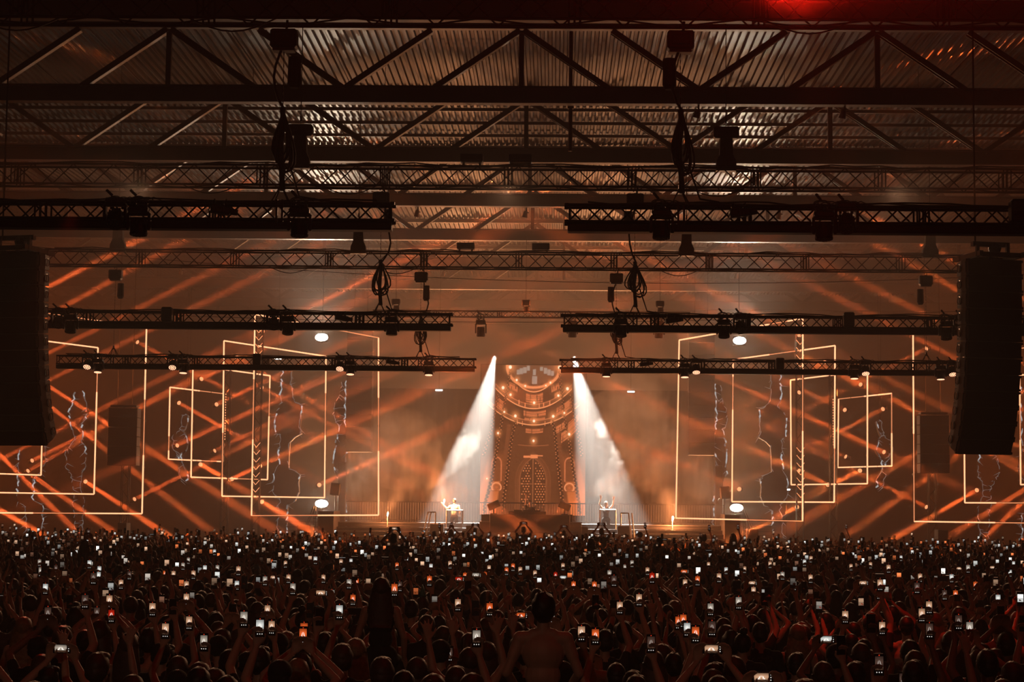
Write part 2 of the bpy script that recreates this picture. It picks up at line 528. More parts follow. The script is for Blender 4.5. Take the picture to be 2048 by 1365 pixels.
def ceiling_lamp_meshes():
    body = MB().use(M['steel']).cyl((0, 0, -0.32), (0, 0, -0.08), 0.10, 0.07, seg=12).mesh('lamp_housing')
    br = MB().use(M['black_metal']).box((0, 0, 0), (0.05, 0.05, 0.18)).box((0, 0, -0.1), (0.2, 0.04, 0.03)).mesh('bracket')
    return body, br
lb_, lbr = ceiling_lamp_meshes()
spots_px = [(548, 478, 69), (835, 478, 69), (1052, 480, 69), (1268, 485, 69), (1560, 489, 69), (650, 580, 87), (888, 580, 87), (1375, 588, 87), (1475, 588, 87), (362, 584, 87), (1397, 310, 51), (1690, 319, 51)]
for i, (px, py, Y) in enumerate(spots_px):
    p = at(px, py, Y)
    nm = {69: 'fourth', 87: 'sixth', 51: 'second'}[Y]
    order = [q[0] for q in spots_px if q[2] == Y]; order.sort()
    t = empty('ceiling_lamp', (p.x, Y, ZB - 0.02), 0, f'small unlit lamp under the {nm} roof truss, {ORD[order.index(px)]} from the left', 'lamp', f'small lamps under the {nm} roof truss')
    link_mesh('lamp_housing', lb_, t, None, (0.25, 0.2, 0)); link_mesh('bracket', lbr, t, (0, 0, -0.05))

# ---------------------------------------------------------------- haze
def haze_mat(name, density, aniso, color=(1, 1, 1)):
    m = bpy.data.materials.new(name)
    m.use_nodes = True
    nt = m.node_tree
    nt.nodes.clear()
    o = nt.nodes.new('ShaderNodeOutputMaterial')
    s = nt.nodes.new('ShaderNodeVolumeScatter')
    s.inputs['Color'].default_value = (*color, 1)
    s.inputs['Density'].default_value = density
    s.inputs['Anisotropy'].default_value = aniso
    nt.links.new(s.outputs[0], o.inputs['Volume'])
    return m
for k, (y0, dn) in enumerate(HAZE_LAYERS):
    hz = MB().use(haze_mat('haze', dn, 0.2)).box((0.5, (y0 + HY1) / 2, HZ / 2 - 0.03 - 0.02 * k), (HX1 - HX0 - 0.1 - k * .1, HY1 - y0 - 0.1, HZ - 0.12 - 0.02 * k)).build('haze')
    tag(hz, ('thin warm stage haze filling the whole hall', 'thicker haze from the middle of the hall to its end', 'dense glowing haze around the stage and light frames')[k], 'haze', kind='stuff')

# ---------------------------------------------------------------- rigging: box trusses
BM = M['black_metal']
def box_truss(t, x0, x1, zlo, zhi, depth, r, step, seglen=2.4):
    """four chords, zigzag braces on all four faces and uprights at the joints; local coordinates of t."""
    for y in (-depth / 2, depth / 2):
        for z in (zlo, zhi):
            stick('chord', (x0, y, z), (x1, y, z), r, BM, t, 8)
    n = max(1, round((x1 - x0) / step))
    s = (x1 - x0) / n
    br = r * 0.55
    for i in range(n):
        xa, xb = x0 + i * s, x0 + (i + 1) * s
        up = i % 2 == 0
        stick('brace', (xa, -depth / 2, zlo if up else zhi), (xb, -depth / 2, zhi if up else zlo), br, BM, t, 4)
        stick('brace', (xa, depth / 2, zhi if up else zlo), (xb, depth / 2, zlo if up else zhi), br, BM, t, 4)
    m = max(1, round((x1 - x0) / (step * 2)))
    s2 = (x1 - x0) / m
    for i in range(m):
        xa, xb = x0 + i * s2, x0 + (i + 1) * s2
        up = i % 2 == 0
        stick('brace', (xa, (-1 if up else 1) * depth / 2, zlo), (xb, (1 if up else -1) * depth / 2, zlo), br, BM, t, 4)
    k = max(1, round((x1 - x0) / seglen))
    for i in range(k + 1):
        xc = x0 + (x1 - x0) * i / k
        for dx in ((-0.09, 0.0, 0.09) if 0 < i < k else (0.0,)):
            xx = min(max(xc + dx, x0 + r), x1 - r)
            for y in (-depth / 2, depth / 2):
                stick('upright', (xx, y, zlo), (xx, y, zhi), br * 1.2, BM, t, 4)

def wob_cable(name, pts, r, label, cat='cable', group=None, seg=5):
    mb = MB().use(M['rubber']).tube(pts, r, seg)
    o = mb.build(name, smooth=True)
    return tag(o, label, cat, group)

# ---- moving head lights
def head_meshes():
    d = {}
    d['base'] = MB().use(M['black_plastic']).box((0, 0, 0), (0.30, 0.22, 0.10), bev=0.025).box((0, -0.115, 0), (0.12, 0.012, 0.05)).mesh('base')
    y = MB().use(M['black_plastic'])
    y.box((0, 0, -0.075), (0.34, 0.12, 0.05), bev=0.02)
    for s in (-1, 1): y.box((s * 0.165, 0, -0.20), (0.045, 0.11, 0.26), bev=0.02)
    d['yoke'] = y.mesh('yoke')
    h = MB().use(M['black_plastic'])
    h.cyl((0, 0, 0.13), (0, 0, 0.02), 0.085, 0.125, 14).cyl((0, 0, 0.02), (0, 0, -0.10), 0.125, 0.138, 14).cyl((0, 0, -0.10), (0, 0, -0.13), 0.142, 0.135, 14)
    for i in range(7):
        a = 2 * PI * i / 7
        h.box((0.11 * math.cos(a), 0.11 * math.sin(a), 0.06), (0.03, 0.03, 0.12), rot=(0, 0, a))
    d['lamp_head'] = h.mesh('lamp_head')
    for nm, mm in (('off', M['cell_off']), ('on', M['cell_amber'])):
        c = MB().use(mm)
        for R, n in ((0, 1), (0.05, 6), (0.100, 12)):
            for k in range(n):
                a = 2 * PI * k / n
                c.cyl((R * math.cos(a), R * math.sin(a), -0.128), (R * math.cos(a), R * math.sin(a), -0.139), 0.018, 0.015, 8)
        d['cells_' + nm] = c.mesh('lens_cells')
    wc = MB().use(M['rubber'])
    rw = random.Random(4)
    for q in range(5):
        o_ = Vector((rw.uniform(-.1, .1), rw.uniform(-.05, .08), rw.uniform(.02, .2)))
        rx_, rz_ = rw.uniform(.05, .13), rw.uniform(.03, .08)
        wc.tube([o_ + Vector((rx_ * math.cos(a), .04 * math.sin(a * 2 + q), rz_ * math.sin(a))) for a in np.linspace(0, 5.2, 11)], 0.009, 5)
    wc.tube([(.1, .02, .15), (.22, .0, .20), (.34, .04, .15), (.5, .08, .13)], 0.009, 5).tube([(-.12, .02, .1), (-.16, -.1, .0), (-.12, -.12, -.1)], 0.008, 5)
    wc.cyl((-0.05, -0.02, 0.22), (-0.13, -0.08, 0.30), 0.022, seg=6)
    d['wires'] = wc.mesh('cable_tangle')
    cl = MB().use(M['black_metal'])
    for s in (-0.09, 0.09):
        cl.box((s, 0, 0.05), (0.04, 0.05, 0.10)).box((s, 0.01, 0.12), (0.05, 0.09, 0.07), bev=0.015)
        cl.cyl((s, -0.03, 0.12), (s, -0.12, 0.15), 0.012, seg=6)
    d['clamp'] = cl.mesh('clamp')
    bx = MB().use(M['black_plastic']).box((0, 0, 0), (0.26, 0.26, 0.36), bev=0.03)
    for i in range(5): bx.box((0, -0.132, -0.12 + i * 0.06), (0.2, 0.01, 0.015))
    d['dimmer'] = bx.mesh('housing')
    pr = MB().use(M['black_plastic']).box((0, 0, 0), (0.32, 0.2, 0.12), bev=0.02).cyl((0.16, 0, 0), (0.27, 0, 0), 0.055, 0.045, 10)
    for i in range(4): pr.box((-0.1 + i * 0.05, -0.1, 0.0), (0.012, 0.02, 0.09))
    d['projector'] = pr.mesh('housing')
    return d
HM = head_meshes()

def moving_head(loc, tilt, pan, lit, label, group, cat='stage light', cz=0.17, cyo=0.09):
    t = empty('moving_head_light', loc, pan, label, cat, group)
    link_mesh('base', HM['base'], t, (0, 0, 0.14)); link_mesh('clamp', HM['clamp'], t, (0, cyo, cz))
    link_mesh('yoke', HM['yoke'], t, (0, 0, 0.16))
    link_mesh('cable_tangle', HM['wires'], t, (0, 0, cz - .02))
    h = link_mesh('lamp_head', HM['lamp_head'], t, (0, 0, -0.12), (tilt, 0, 0))
    c = link_mesh('lens_cells', HM['cells_on' if lit else 'cells_off'], h)
    c['kind'] = 'stuff'
    if lit: c['label'] = 'glowing orange lens cells'
    return t

ROWS = [('nearest', 29.2), ('middle', 46.0), ('farthest', 60.0)]
ZT = 7.28
for row, (rn, Y) in enumerate(ROWS):
    zm = 10.62 if row != 1 else 10.85
    for sx, side in ((-1, 'left'), (1, 'right')):
        xi, xo = 1.38, (14.75 if row else 9.6)
        t = empty('lighting_truss', (0, Y, ZT), 0, f'black lighting truss with LED batten, {rn} row, {side} of the centre gap', 'truss', 'lighting trusses in three rows')
        x0, x1 = (xi, xo) if sx > 0 else (-xo, -xi)
        box_truss(t, x0, x1, 0.15, 0.41, 0.29, 0.024, 0.26)
        # LED batten under the truss, in 1 m modules with end caps
        mb = MB().use(M['batten'])
        mb.box(((x0 + x1) / 2, 0, 0.062), (x1 - x0 + 0.02, 0.26, 0.124), bev=0.012)
        n = int((x1 - x0) // 1)
        for k in range(n): mb.box((x0 + (k + .5) * (x1 - x0) / n, -0.135, 0.062), (0.9 * (x1 - x0) / n, 0.012, 0.05))
        mb.build('batten', parent=t)
        cm = MB().use(M['black_metal'])
        xe = xi * sx
        for y in (-0.145, 0.145):
            for z in (0.15, 0.41): cm.cyl((xe, y, z), (xe - sx * 0.06, y, z), 0.032, 0.026, 8)
        cm.build('coupler', parent=t)
        # loose cables lying along the top
        rr = random.Random(row * 2 + sx)
        for c in range(2):
            pts = []
            x = x0 + 0.3
            while x < x1 - 0.2:
                pts.append((x, Y + (-0.10 + 0.12 * c) + rr.uniform(-.03, .03), ZT + 0.445 + 0.025 * rr.random() + 0.02 * math.sin(x * 2.1 + c)))
                x += 0.35
            wob_cable('cable_run', pts, 0.014, f'{("thin", "second thin")[c]} black cable lying along the top of the {rn} {side} truss', 'cable', 'cables on the trusses')
        # fixtures
        lit = row == 2
        def lab(k, h): return f'{"orange-lit" if lit else "unlit"} wash light {h} the {rn} {side} truss, {k} from the centre gap'
        g = f'wash lights on the {rn} row'
        fx = [(2.80, 'low', 'first'), (5.30, 'low', 'second'), (5.66, 'high', 'third'), (10.66, 'low', 'fourth'), (10.98, 'high', 'fifth'), (13.35, 'low', 'sixth'), (13.72, 'high', 'seventh')]
        for x, hh, kth in fx:
            if x > xo: continue
            z = 7.40 if hh == 'low' else 7.54
            loc = (x * sx + rr.uniform(-.03, .03), Y - 0.26, z)
            tilt = rr.uniform(-0.15, 0.1) - (0.55 if hh == 'high' else 0.12)
            moving_head(loc, tilt, rr.uniform(-.08, .08), lit, lab(kth, 'low under' if hh == 'low' else 'high in front of'), g, cz=0.17 if hh == 'low' else 0.03)
            if lit:
                spot('wash_head_beam', (loc[0], loc[1] - 0.05, loc[2] - 0.36), (loc[0] + rr.uniform(-.5, .5), loc[1] + 1.0, 0), 13, 900, AMBER, 0.11, 0.7)
        # relay box and small projector
        if xo > 9:
            b = empty('relay_box', (8.28 * sx, Y - 0.33, 7.60), 0, f'square black relay box on the {rn} {side} truss', 'box', 'relay boxes on the trusses')
            link_mesh('housing', HM['dimmer'], b); link_mesh('clamp', HM['clamp'], b, (0, 0.17, -0.03))
        b = empty('small_projector', (4.02 * sx, Y - 0.27, 7.555), (0.25 if sx < 0 else 0.05), f'small black projector lying in the {rn} {side} truss', 'projector', 'small projectors on the trusses')
        link_mesh('housing', HM['projector'], b, (0, 0, 0), (0, 0.12 * (1 if sx < 0 else -1), 0)); link_mesh('clamp', HM['clamp'], b, (0, 0.11, 0.015))

        # chain hoists between the mother truss and the lighting truss
        for hx, hn in ((3.12, 'inner'), (12.95, 'outer')):
            if hx > xo: continue
            X = hx * sx
            t = empty('chain_hoist', (X, Y, zm - 0.30), rr.uniform(-.5, .5), f'black chain hoist above the {rn} {side} truss, {hn} one', 'hoist', 'chain hoists under the cross trusses')
            MB().use(M['black_plastic']).box((0, 0, 0), (0.42, 0.28, 0.30), bev=0.03).box((0.0, 0, 0), (0.3, 0.31, 0.18), bev=0.02).box((0, 0, -0.17), (0.34, 0.2, 0.05)).build('motor_body', parent=t)
            hk = MB().use(BM).tube([(0.04 * math.cos(a), 0, 0.20 + 0.05 * math.sin(a)) for a in np.linspace(-PI / 2, PI, 7)], 0.012, 5).cyl((0, 0, 0.14), (0, 0, 0.17), 0.03)
            hk.build('hook', parent=t)
            MB().use(M['rubber']).cyl((-0.17 * sx, 0.02, -0.28), (-0.17 * sx, 0.02, -0.70), 0.10, 0.11, 10).cyl((-0.17 * sx, 0.02, -0.70), (-0.17 * sx, 0.02, -0.77), 0.11, 0.07, 10).build('chain_bag', parent=t)
            zb = ZT + 0.72
            ln = zm - 0.50 - zb
            ch = MB().use(BM)
            k = 0; z = 0.0
            while z < ln:
                w_ = 0.016 if k % 2 == 0 else 0.006
                ch.box((0, 0, -0.2 - z - 0.025), (w_, 0.022 - w_, 0.055)); z += 0.05; k += 1
            cho = ch.build('chain', parent=t)
            t.rotation_euler = (0, 0, 0)
            # steel sling down to both chords
            sl = MB().use(BM)
            for dx in (-0.14, 0.14): sl.cyl((X, Y, zb), (X + dx, Y - 0.14, ZT + 0.42), 0.012, seg=5).cyl((X, Y, zb), (X + dx, Y + 0.14, ZT + 0.42), 0.012, seg=5)
            sl.box((X, Y, zb - 0.03), (0.05, 0.04, 0.12))
            for dx in (-0.04, 0.05): sl.box((X + dx, Y - 0.17, ZT + 0.28), (0.035, 0.02, 0.36))
            tag(sl.build('sling'), f'black steel sling holding the {rn} {side} truss, {hn} one', 'sling', 'slings on the trusses')
            if hn == 'inner':
                # coiled spare cable and its drop from above
                H = (1.05, 0.85, 0.95)[row]
                cb = MB().use(M['rubber'])
                zc = zb + 0.12 + H
                for k in range(7):
                    wd = rr.uniform(0.10, 0.24) * (1.15 if row == 1 else 1); hh_ = H * rr.uniform(0.7, 1.0); off = rr.uniform(-0.12, 0.12)
                    pts = []
                    for q in range(17):
                        a = 2 * PI * q / 16
                        pts.append((X + 0.02 + off * (0.5 - 0.5 * math.cos(a)) + wd * math.sin(a) * (0.55 - 0.45 * math.cos(a)), Y - 0.06 + 0.05 * math.sin(2 * a + k), zc - hh_ * (0.5 - 0.5 * math.cos(a))))
                    cb.tube(pts, 0.017, 6)
                cb.tube([(X, Y - .03, zc + 0.05), (X + .02, Y - .05, zc - 0.2), (X - .02, Y - .04, zc - .5), (X + .03, Y - .05, zb - 0.1)], 0.045, 7)
                cb.tube([(X + .12, Y - .05, zb + .35), (X + .22, Y - .08, zb + .05), (X + .30, Y - .1, zb - 0.2), (X + .6, Y - .1, ZT + 0.47)], 0.016, 6)
                tag(cb.build('cable_coil', smooth=True), f'bundle of coiled black cable hanging above the {rn} {side} truss', 'cable coil', 'cable coils above the trusses')
                pts = []
                L = zm - zc
                for q in range(9):
                    u = q / 8
                    pts.append((X + 0.04 + (0.30 if sx < 0 else -0.30) * (-1 if row == 0 and sx < 0 else 1) * math.sin(PI * u) ** 0.8 * (0.6 + 0.4 * math.cos(4 * u)) + 0.03 * math.sin(9 * u), Y - 0.05, zc + L * u))
                wob_cable('cable_drop', pts, 0.022, f'black cable loom dropping to the {rn} {side} cable coil', 'cable', 'cable drops above the trusses', 6)

    # ---- mother truss across the hall
    hw = 14.9 if row else 9.9
    if row == 0: hw = 9.9
    nmz = ('topmost', 'upper', 'lower')[row]
    t = empty('cross_truss', (0, Y, zm - 0.04), 0, f'dark box truss crossing the hall above the {rn} lighting row', 'truss', 'cross trusses under the roof')
    box_truss(t, -hw - 0.3, hw + 0.3, 0.03, 0.52, 0.50, 0.027, 0.50, 3.0)
    for c in range(2):
        pts = [(x, Y - 0.2 + 0.25 * c, zm + 0.52 + 0.03 * math.sin(x * 1.7 + c) + 0.02 * math.sin(x * 5)) for x in np.arange(-hw, hw, 0.6)]
        wob_cable('cable_run', pts, 0.018, f'{("thin", "second thin")[c]} black cable lying along the cross truss above the {rn} row', 'cable', 'cables on the cross trusses')
    for q, X in enumerate((-1.35, 1.05) if row == 2 else (-0.55, 0.65)):
        b = MB().use(M['black_plastic']).box((0, 0, 0), (0.56, 0.4, 0.20), bev=0.02).box((0, -0.21, 0), (0.46, 0.02, 0.1)).cyl((-.2, 0, -.1), (-.2, 0, -.17), .03).cyl((.2, 0, -.1), (.2, 0, -.17), .03)
        o = b.build('equipment_case', loc=(X - 0.35, Y - 0.1, zm + 0.68)); tag(o, f'flat black equipment case on the cross truss above the {rn} row, {("left", "right")[q]} one', 'case', 'equipment cases on the cross trusses')
    # sagging cable under the cross truss and small parts hung in it
    rr = random.Random(50 + row)
    for q in range(3):
        X = (-4.6, 4.4, -8.0)[q]
        pts = [(X + u * 1.4, Y - 0.26, zm - 0.02 - 0.22 * math.sin(PI * u)) for u in np.linspace(0, 1, 9)]
        wob_cable('cable_loop', pts, 0.014, f'black cable sagging below the cross truss above the {rn} row, {("left of centre", "right of centre", "far left")[q]}', 'cable', 'sagging cables')
    # upper hoists holding the cross truss from the roof
    for X, nm in ((-12.9, 'far left'), (-5.15, 'left of centre'), (5.35, 'right of centre'), (13.1, 'far right')):
        if abs(X) > hw: continue
        t = empty('roof_hoist', (X, Y, zm + 1.38), 0, f'black roof hoist with flared bracket over the {rn} row, {nm}', 'hoist', 'roof hoists')
        MB().use(M['black_plastic']).box((0, 0, 0), (0.62, 0.34, 0.30), bev=0.04).box((-0.2, -0.18, -0.02), (0.12, 0.03, 0.06)).box((0.2, -0.18, -0.02), (0.12, 0.03, 0.06)).build('motor_body', parent=t)
        fl = MB().use(M['black_metal'])
        vs = []
        for z, w in ((-0.15, 0.15), (-0.55, 0.165), (-0.72, 0.24), (-0.95, 0.25)):
            vs += [(-w, -0.12, z), (w, -0.12, z), (w, 0.12, z), (-w, 0.12, z)]
        fs = [(0, 1, 2, 3)]
        for a in range(3):
            for k in range(4): fs.append((a * 4 + k, a * 4 + (k + 1) % 4, a * 4 + 4 + (k + 1) % 4, a * 4 + 4 + k)[::-1])
        fs.append((12, 15, 14, 13))
        fl.add(vs, fs).build('flared_bracket', parent=t)
        MB().use(BM).cyl((0, 0, 0.14), (0, 0, 16.0 - zm - 1.38 - 0.1), 0.012, seg=5).box((0, 0, 0.3), (0.05, 0.05, 0.14)).build('chain', parent=t)

# the back cross truss over the stage front with moving heads beneath
t = empty('cross_truss', (0, 76, 10.62), 0, 'small hazy truss crossing above the stage front', 'truss')
box_truss(t, -6.2, 6.6, 0.03, 0.27, 0.29, 0.022, 0.26, 2.4)
for i, (px, lbl) in enumerate(((962, 'left'), (1145, 'middle'), (1318, 'right'))):
    p = at(px, 640, 75.8)
    moving_head((p.x, 75.76, 10.22), 0.1, 0, False, f'{lbl} hazy moving head hanging from the small truss over the stage front', 'moving heads over the stage front').scale = (1.25, 1.25, 1.5)
for px, lbl in ((792, 'left'), (1052, 'middle'), (1320, 'right')):
    p = at(px, 604, 76)
    t = empty('chain_hoist', (p.x, 76, 11.25), 0, f'{lbl} hazy hoist above the small truss over the stage front', 'hoist', 'hoists above the small truss')
    MB().use(M['black_plastic']).box((0, 0, 0), (0.34, 0.25, 0.22), bev=0.03).box((-0.12, 0, -0.13), (0.06, 0.1, 0.06)).box((0.12, 0, -0.13), (0.06, 0.1, 0.06)).build('motor_body', parent=t)
    MB().use(M['rubber']).cyl((0.02, 0, -0.16), (0.02, 0, -0.4), 0.11, 0.13, 10).build('chain_bag', parent=t)
    MB().use(BM).cyl((0, 0, 0.1), (0, 0, 2.7), 0.008, seg=4).box((0, 0, 2.0), (0.03, 0.03, .1)).build('chain', parent=t)

# thin safety wires strung across
for k, (y, z0, z1, nm) in enumerate(((64, 11.9, 11.1, 'higher'), (72, 10.4, 10.7, 'lower'))):
    pts = [(x, y, z0 + (z1 - z0) * (x + 18) / 36 - 0.8 * (1 - (x / 18) ** 2) * (0.6 if k else 1)) for x in np.linspace(-18, 18, 25)]
    wob_cable('safety_wire', pts, 0.010, f'{nm} thin wire sagging across the hall behind the trusses', 'wire', None, 4)

# ---------------------------------------------------------------- line arrays
def cabinet_mesh():
    w, h, dp = 1.24, 0.345, 0.62
    b = MB().use(M['cabinet'])
    hb = h * 0.84
    x0, x1 = -w / 2, w / 2
    vs = [(x0, 0, -h / 2), (x1, 0, -h / 2), (x1, 0, h / 2), (x0, 0, h / 2), (x0, 0.34, -h / 2 + .005), (x1, 0.34, -h / 2 + .005), (x1, 0.34, h / 2 - .005), (x0, 0.34, h / 2 - .005),
          (x0 + .05, dp, -hb / 2), (x1 - .05, dp, -hb / 2), (x1 - .05, dp, hb / 2), (x0 + .05, dp, hb / 2)]
    fs = [(0, 1, 2, 3), (0, 3, 7, 4), (1, 5, 6, 2), (3, 2, 6, 7), (0, 4, 5, 1), (4, 7, 11, 8), (5, 9, 10, 6), (7, 6, 10, 11), (4, 8, 9, 5), (8, 11, 10, 9)]
    b.add(vs, fs)
    for s in (-1, 1):
        b.box((s * (w / 2 + 0.012), 0.10, 0), (0.02, 0.05, h * 0.8))
        b.box((s * (w / 2 + 0.02), 0.03, -h * .42), (0.035, 0.04, 0.05)); b.box((s * (w / 2 + 0.02), 0.03, h * .42), (0.035, 0.04, 0.05))
    g = MB().use(M['grille']).box((0, -0.012, 0), (w - 0.03, 0.022, h - 0.022), bev=0.008)
    hs = []
    for s in (-1, 1):
        hd = MB().use(M['handle'])
        xh = s * (w / 2 + 0.004)
        hd.tube([(xh, 0.42 + 0.085 * math.cos(a), 0.085 * math.sin(a)) for a in np.linspace(0, 2 * PI, 13)[:-1]], 0.010, 5, closed=True)
        hd.box((xh, 0.42, 0), (0.012, 0.022, 0.17))
        hs.append(hd.mesh('handle'))
    return b.mesh('cabinet'), g.mesh('grille'), hs
CABM = cabinet_mesh()
def line_array(x, Y, ztop, n, label, cat, yaw, scale=1.0, curve=True, total=0.62, drop=0.35, to=16.0, lean=1.0):
    t = empty('line_array', (x, Y, ztop), yaw, label, cat, 'line arrays')
    t.scale = (scale,) * 3
    a = -0.02
    y, z = 0.0, 0.0
    h = 0.352
    for k in range(n):
        if curve: a += (total / n) * (0.25 + 1.6 * (k / n) ** 2)
        # local frame: front face looks to -Y, tilts down as a grows
        z2 = z - h * math.cos(a); y2 = y + h * math.sin(a) * lean
        c = link_mesh('cabinet', CABM[0], t, (0, (y + y2) / 2, (z + z2) / 2), (a, 0, 0))
        link_mesh('grille', CABM[1], c); link_mesh('handle', CABM[2][0 if x > 0 else 1], c)
        y, z = y2, z2
    fr = MB().use(BM)
    for s in (-1, 1): fr.box((s * 0.5, 0.25, 0.07), (0.08, 1.3, 0.10))
    fr.box((0, -0.2, 0.07), (1.1, 0.08, 0.10)).box((0, 0.6, 0.07), (1.1, 0.08, 0.1))
    for s in (-1, 1): fr.box((s * 0.35, 0.1, 0.22), (0.07, 0.07, 0.28)).box((s * 0.15, 0.5, 0.24), (0.07, 0.07, 0.3))
    fr.box((0, 0.2, 0.34), (0.85, 0.12, 0.1)).ball((0.1, 0.2, 0.26), 0.14, 10, 6)
    fr.build('flying_frame', parent=t)
    MB().use(BM).cyl((-0.35, 0.2, 0.35), (-0.35, 0.2, (to - ztop) / scale), 0.022, seg=6).build('cable', parent=t)
    return t
for sx, side in ((-1, 'left'), (1, 'right')):
    line_array(10.52 * sx, 40.1, 8.36, 12, f'big black hanging line array of speakers at the {side} edge of the picture', 'speaker', 0.24 * sx)

# ---------------------------------------------------------------- LED light frames
def seg_tube(name, a, b, r, parent, splits):
    """one straight run of LED tube, brighter and dimmer lengths; splits: list of (fraction, bright)."""
    a, b = Vector(a), Vector(b)
    last = 0.0
    for f, br in splits:
        p, q = a.lerp(b, last), a.lerp(b, f)
        stick('light_tube', p, q, r if br else r * 0.7, M['led'] if br else M['led_dim'], parent, 6)
        last = f

# corners (x0, ytop0)-(x1, ytop1), bottom ys, depth: inner/outer order as seen in the left half
FRAMES = [
    # name, depth, [(px,py) x4: top-left, top-right, bottom-right, bottom-left], sides drawn
    ('tallest', 82, [(510, 629), (757, 676), (757, 1031), (503, 1032)], 'trbl'),
    ('second tallest', 84, [(448, 682), (652, 713), (649, 996), (444, 993)], 'trbl'),
    ('third', 86, [(386, 731), (540, 752), (535, 960), (382, 955)], 'trbl'),
    ('smallest', 88, [(340, 775), (447, 788), (446, 924), (337, 919)], 'trbl'),
    ('outer tallest', 80, [(-60, 603), (293, 657), (284, 1028), (-60, 1026)], 'trb'),
    ('outer middle', 82, [(-60, 663), (196, 696), (188, 989), (-60, 985)], 'trb'),
    ('outer small', 84, [(-60, 712), (88, 735), (82, 951), (-60, 946)], 'trb'),
]
rf = random.Random(11)
for nm, Y, pts, sides in FRAMES:
    P = [at(px, py, Y) for px, py in pts]
    # the frames stand in angled planes: the end towards the centre lies deeper
    for sx, side in ((-1, 'left'), (1, 'right')):
        Q = []
        for k, p in enumerate(P):
            dy = (1.2 if k in (1, 2) else -1.2)
            s = (Y + dy) / Y
            x = 1.2 + (p.x - 1.2) * s; z = 3 + (p.z - 3) * s
            Q.append(Vector((x * (1 if sx < 0 else -1), Y + dy, z)))
        c = sum(Q, Vector()) / 4
        t = empty('led_rectangle', (c.x, c.y, min(q.z for q in Q)), 0, f'{nm} thin glowing amber LED rectangle on the {side} side of the stage', 'light frame', f'LED rectangles on the {side}')
        o = t.location
        Q = [q - o for q in Q]
        e = {'t': (Q[0], Q[1]), 'r': (Q[1], Q[2]), 'b': (Q[2], Q[3]), 'l': (Q[3], Q[0])}
        for s in sides:
            f1 = rf.uniform(.25, .45)
            pat = rf.choice([[(f1, True), (1, True)], [(f1, True), (f1 + .3, False), (1, True)], [(.12, True), (f1, False), (1, True)], [(f1 + .2, True), (1, False)]])
            seg_tube('light_tube', e[s][0], e[s][1], 0.034, t, pat)
            a, b = e[s]
            d = (b - a)
            # dark carrier rail right behind the tube, with joints
            off = Vector((0, 0.10, 0))
            rail = MB().use(BM).cyl(a + off, b + off, 0.035, seg=5)
            for q in (0.25, 0.5, 0.75):
                m = a.lerp(b, q) + off * .6
                rail.box(m, (0.09, 0.12, 0.09))
            rail.build('carrier_rail', parent=t)

# truss masts; amber light on their chevron bracing put in as glow
for sx, side in ((-1, 'left'), (1, 'right')):
    for (px, y0, y1, Y, nm) in ((509, 630, 1030, 83, 'beside the tallest light frame'), (447, 740, 995, 85.5, 'beside the second light frame'), (245, 810, 1075, 82, 'outer, carrying a hazy speaker stack')):
        a, b = at(px, y1, Y), at(px, y0, Y)
        x = a.x * (1 if sx < 0 else -1)
        t = empty('truss_mast', (x, Y + 0.3, 0), 0, f'hazy dark truss mast on the {side}, {nm}', 'mast', 'truss masts')
        zt = b.z
        for dx in (-0.15, 0.15):
            for dy in (-0.15, 0.15): stick('chord', (dx, dy, 0), (dx, dy, zt), 0.025, BM, t, 5)
        n = int(zt / 0.4)
        for k in range(n):
            u = 1 if k % 2 else -1
            m = BM
            stick('brace', (-0.15 * u, -0.15, k * zt / n), (0.15 * u, -0.15, (k + 1) * zt / n), 0.014, m, t, 4)
        lm = MB().use(M['amber_glow'])
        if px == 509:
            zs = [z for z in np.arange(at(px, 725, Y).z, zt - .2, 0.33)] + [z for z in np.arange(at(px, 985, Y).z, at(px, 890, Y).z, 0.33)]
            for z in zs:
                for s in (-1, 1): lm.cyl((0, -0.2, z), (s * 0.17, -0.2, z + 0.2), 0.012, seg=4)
            o = lm.build('glow_chevrons', parent=t); o['label'] = 'amber-lit chevrons'; o['kind'] = 'stuff'
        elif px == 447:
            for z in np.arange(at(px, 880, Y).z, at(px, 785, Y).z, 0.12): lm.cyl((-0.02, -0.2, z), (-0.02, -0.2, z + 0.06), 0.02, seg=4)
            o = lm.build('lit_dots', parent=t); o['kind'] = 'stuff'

# small beam fixtures at the beam starts
bf = MB().use(M['black_plastic']).box((0, 0, 0.0), (0.2, 0.2, 0.22), bev=0.03)
bfm = bf.mesh('housing')
ringm = MB().use(M['black_plastic']).cyl((0, 0, 0), (0, 0, 0.16), 0.11, 0.12, 12).mesh('lamp_barrel')
lensm = MB().use(M['amber_glow']).cyl((0, 0, 0.161), (0, 0, 0.175), 0.10, 0.09, 12).mesh('lens')
BEAM_T = [d for d in BEAM_DOTS if d[2]]
cnt = {'left': [], 'right': []}
for a, b, _ in BEAM_T:
    cnt['left' if a.x < 0 else 'right'].append(a)
for k in cnt: cnt[k].sort(key=lambda v: (round(v.z, 1), v.x), reverse=True)
NUMW = ['topmost', 'second', 'third', 'fourth', 'fifth', 'sixth', 'seventh', 'eighth', 'ninth', 'tenth', 'eleventh', 'twelfth', 'thirteenth', 'fourteenth', 'fifteenth', 'sixteenth', 'seventeenth', 'eighteenth', 'nineteenth', 'twentieth', 'twenty-first', 'twenty-second', 'twenty-third', 'twenty-fourth']
for a, b, _ in BEAM_T:
    side = 'left' if a.x < 0 else 'right'
    k = cnt[side].index(a)
    d = (b - a).normalized()
    t = empty('beam_light', a - d * 0.30, 0, f'small amber beam light among the {side} light frames, {NUMW[k]} counting down', 'stage light', f'amber beam lights on the {side}')
    link_mesh('housing', bfm, t)
    h = link_mesh('lamp_barrel', ringm, t, None, d.to_track_quat('Z', 'Y').to_euler())
    link_mesh('lens', lensm, h)

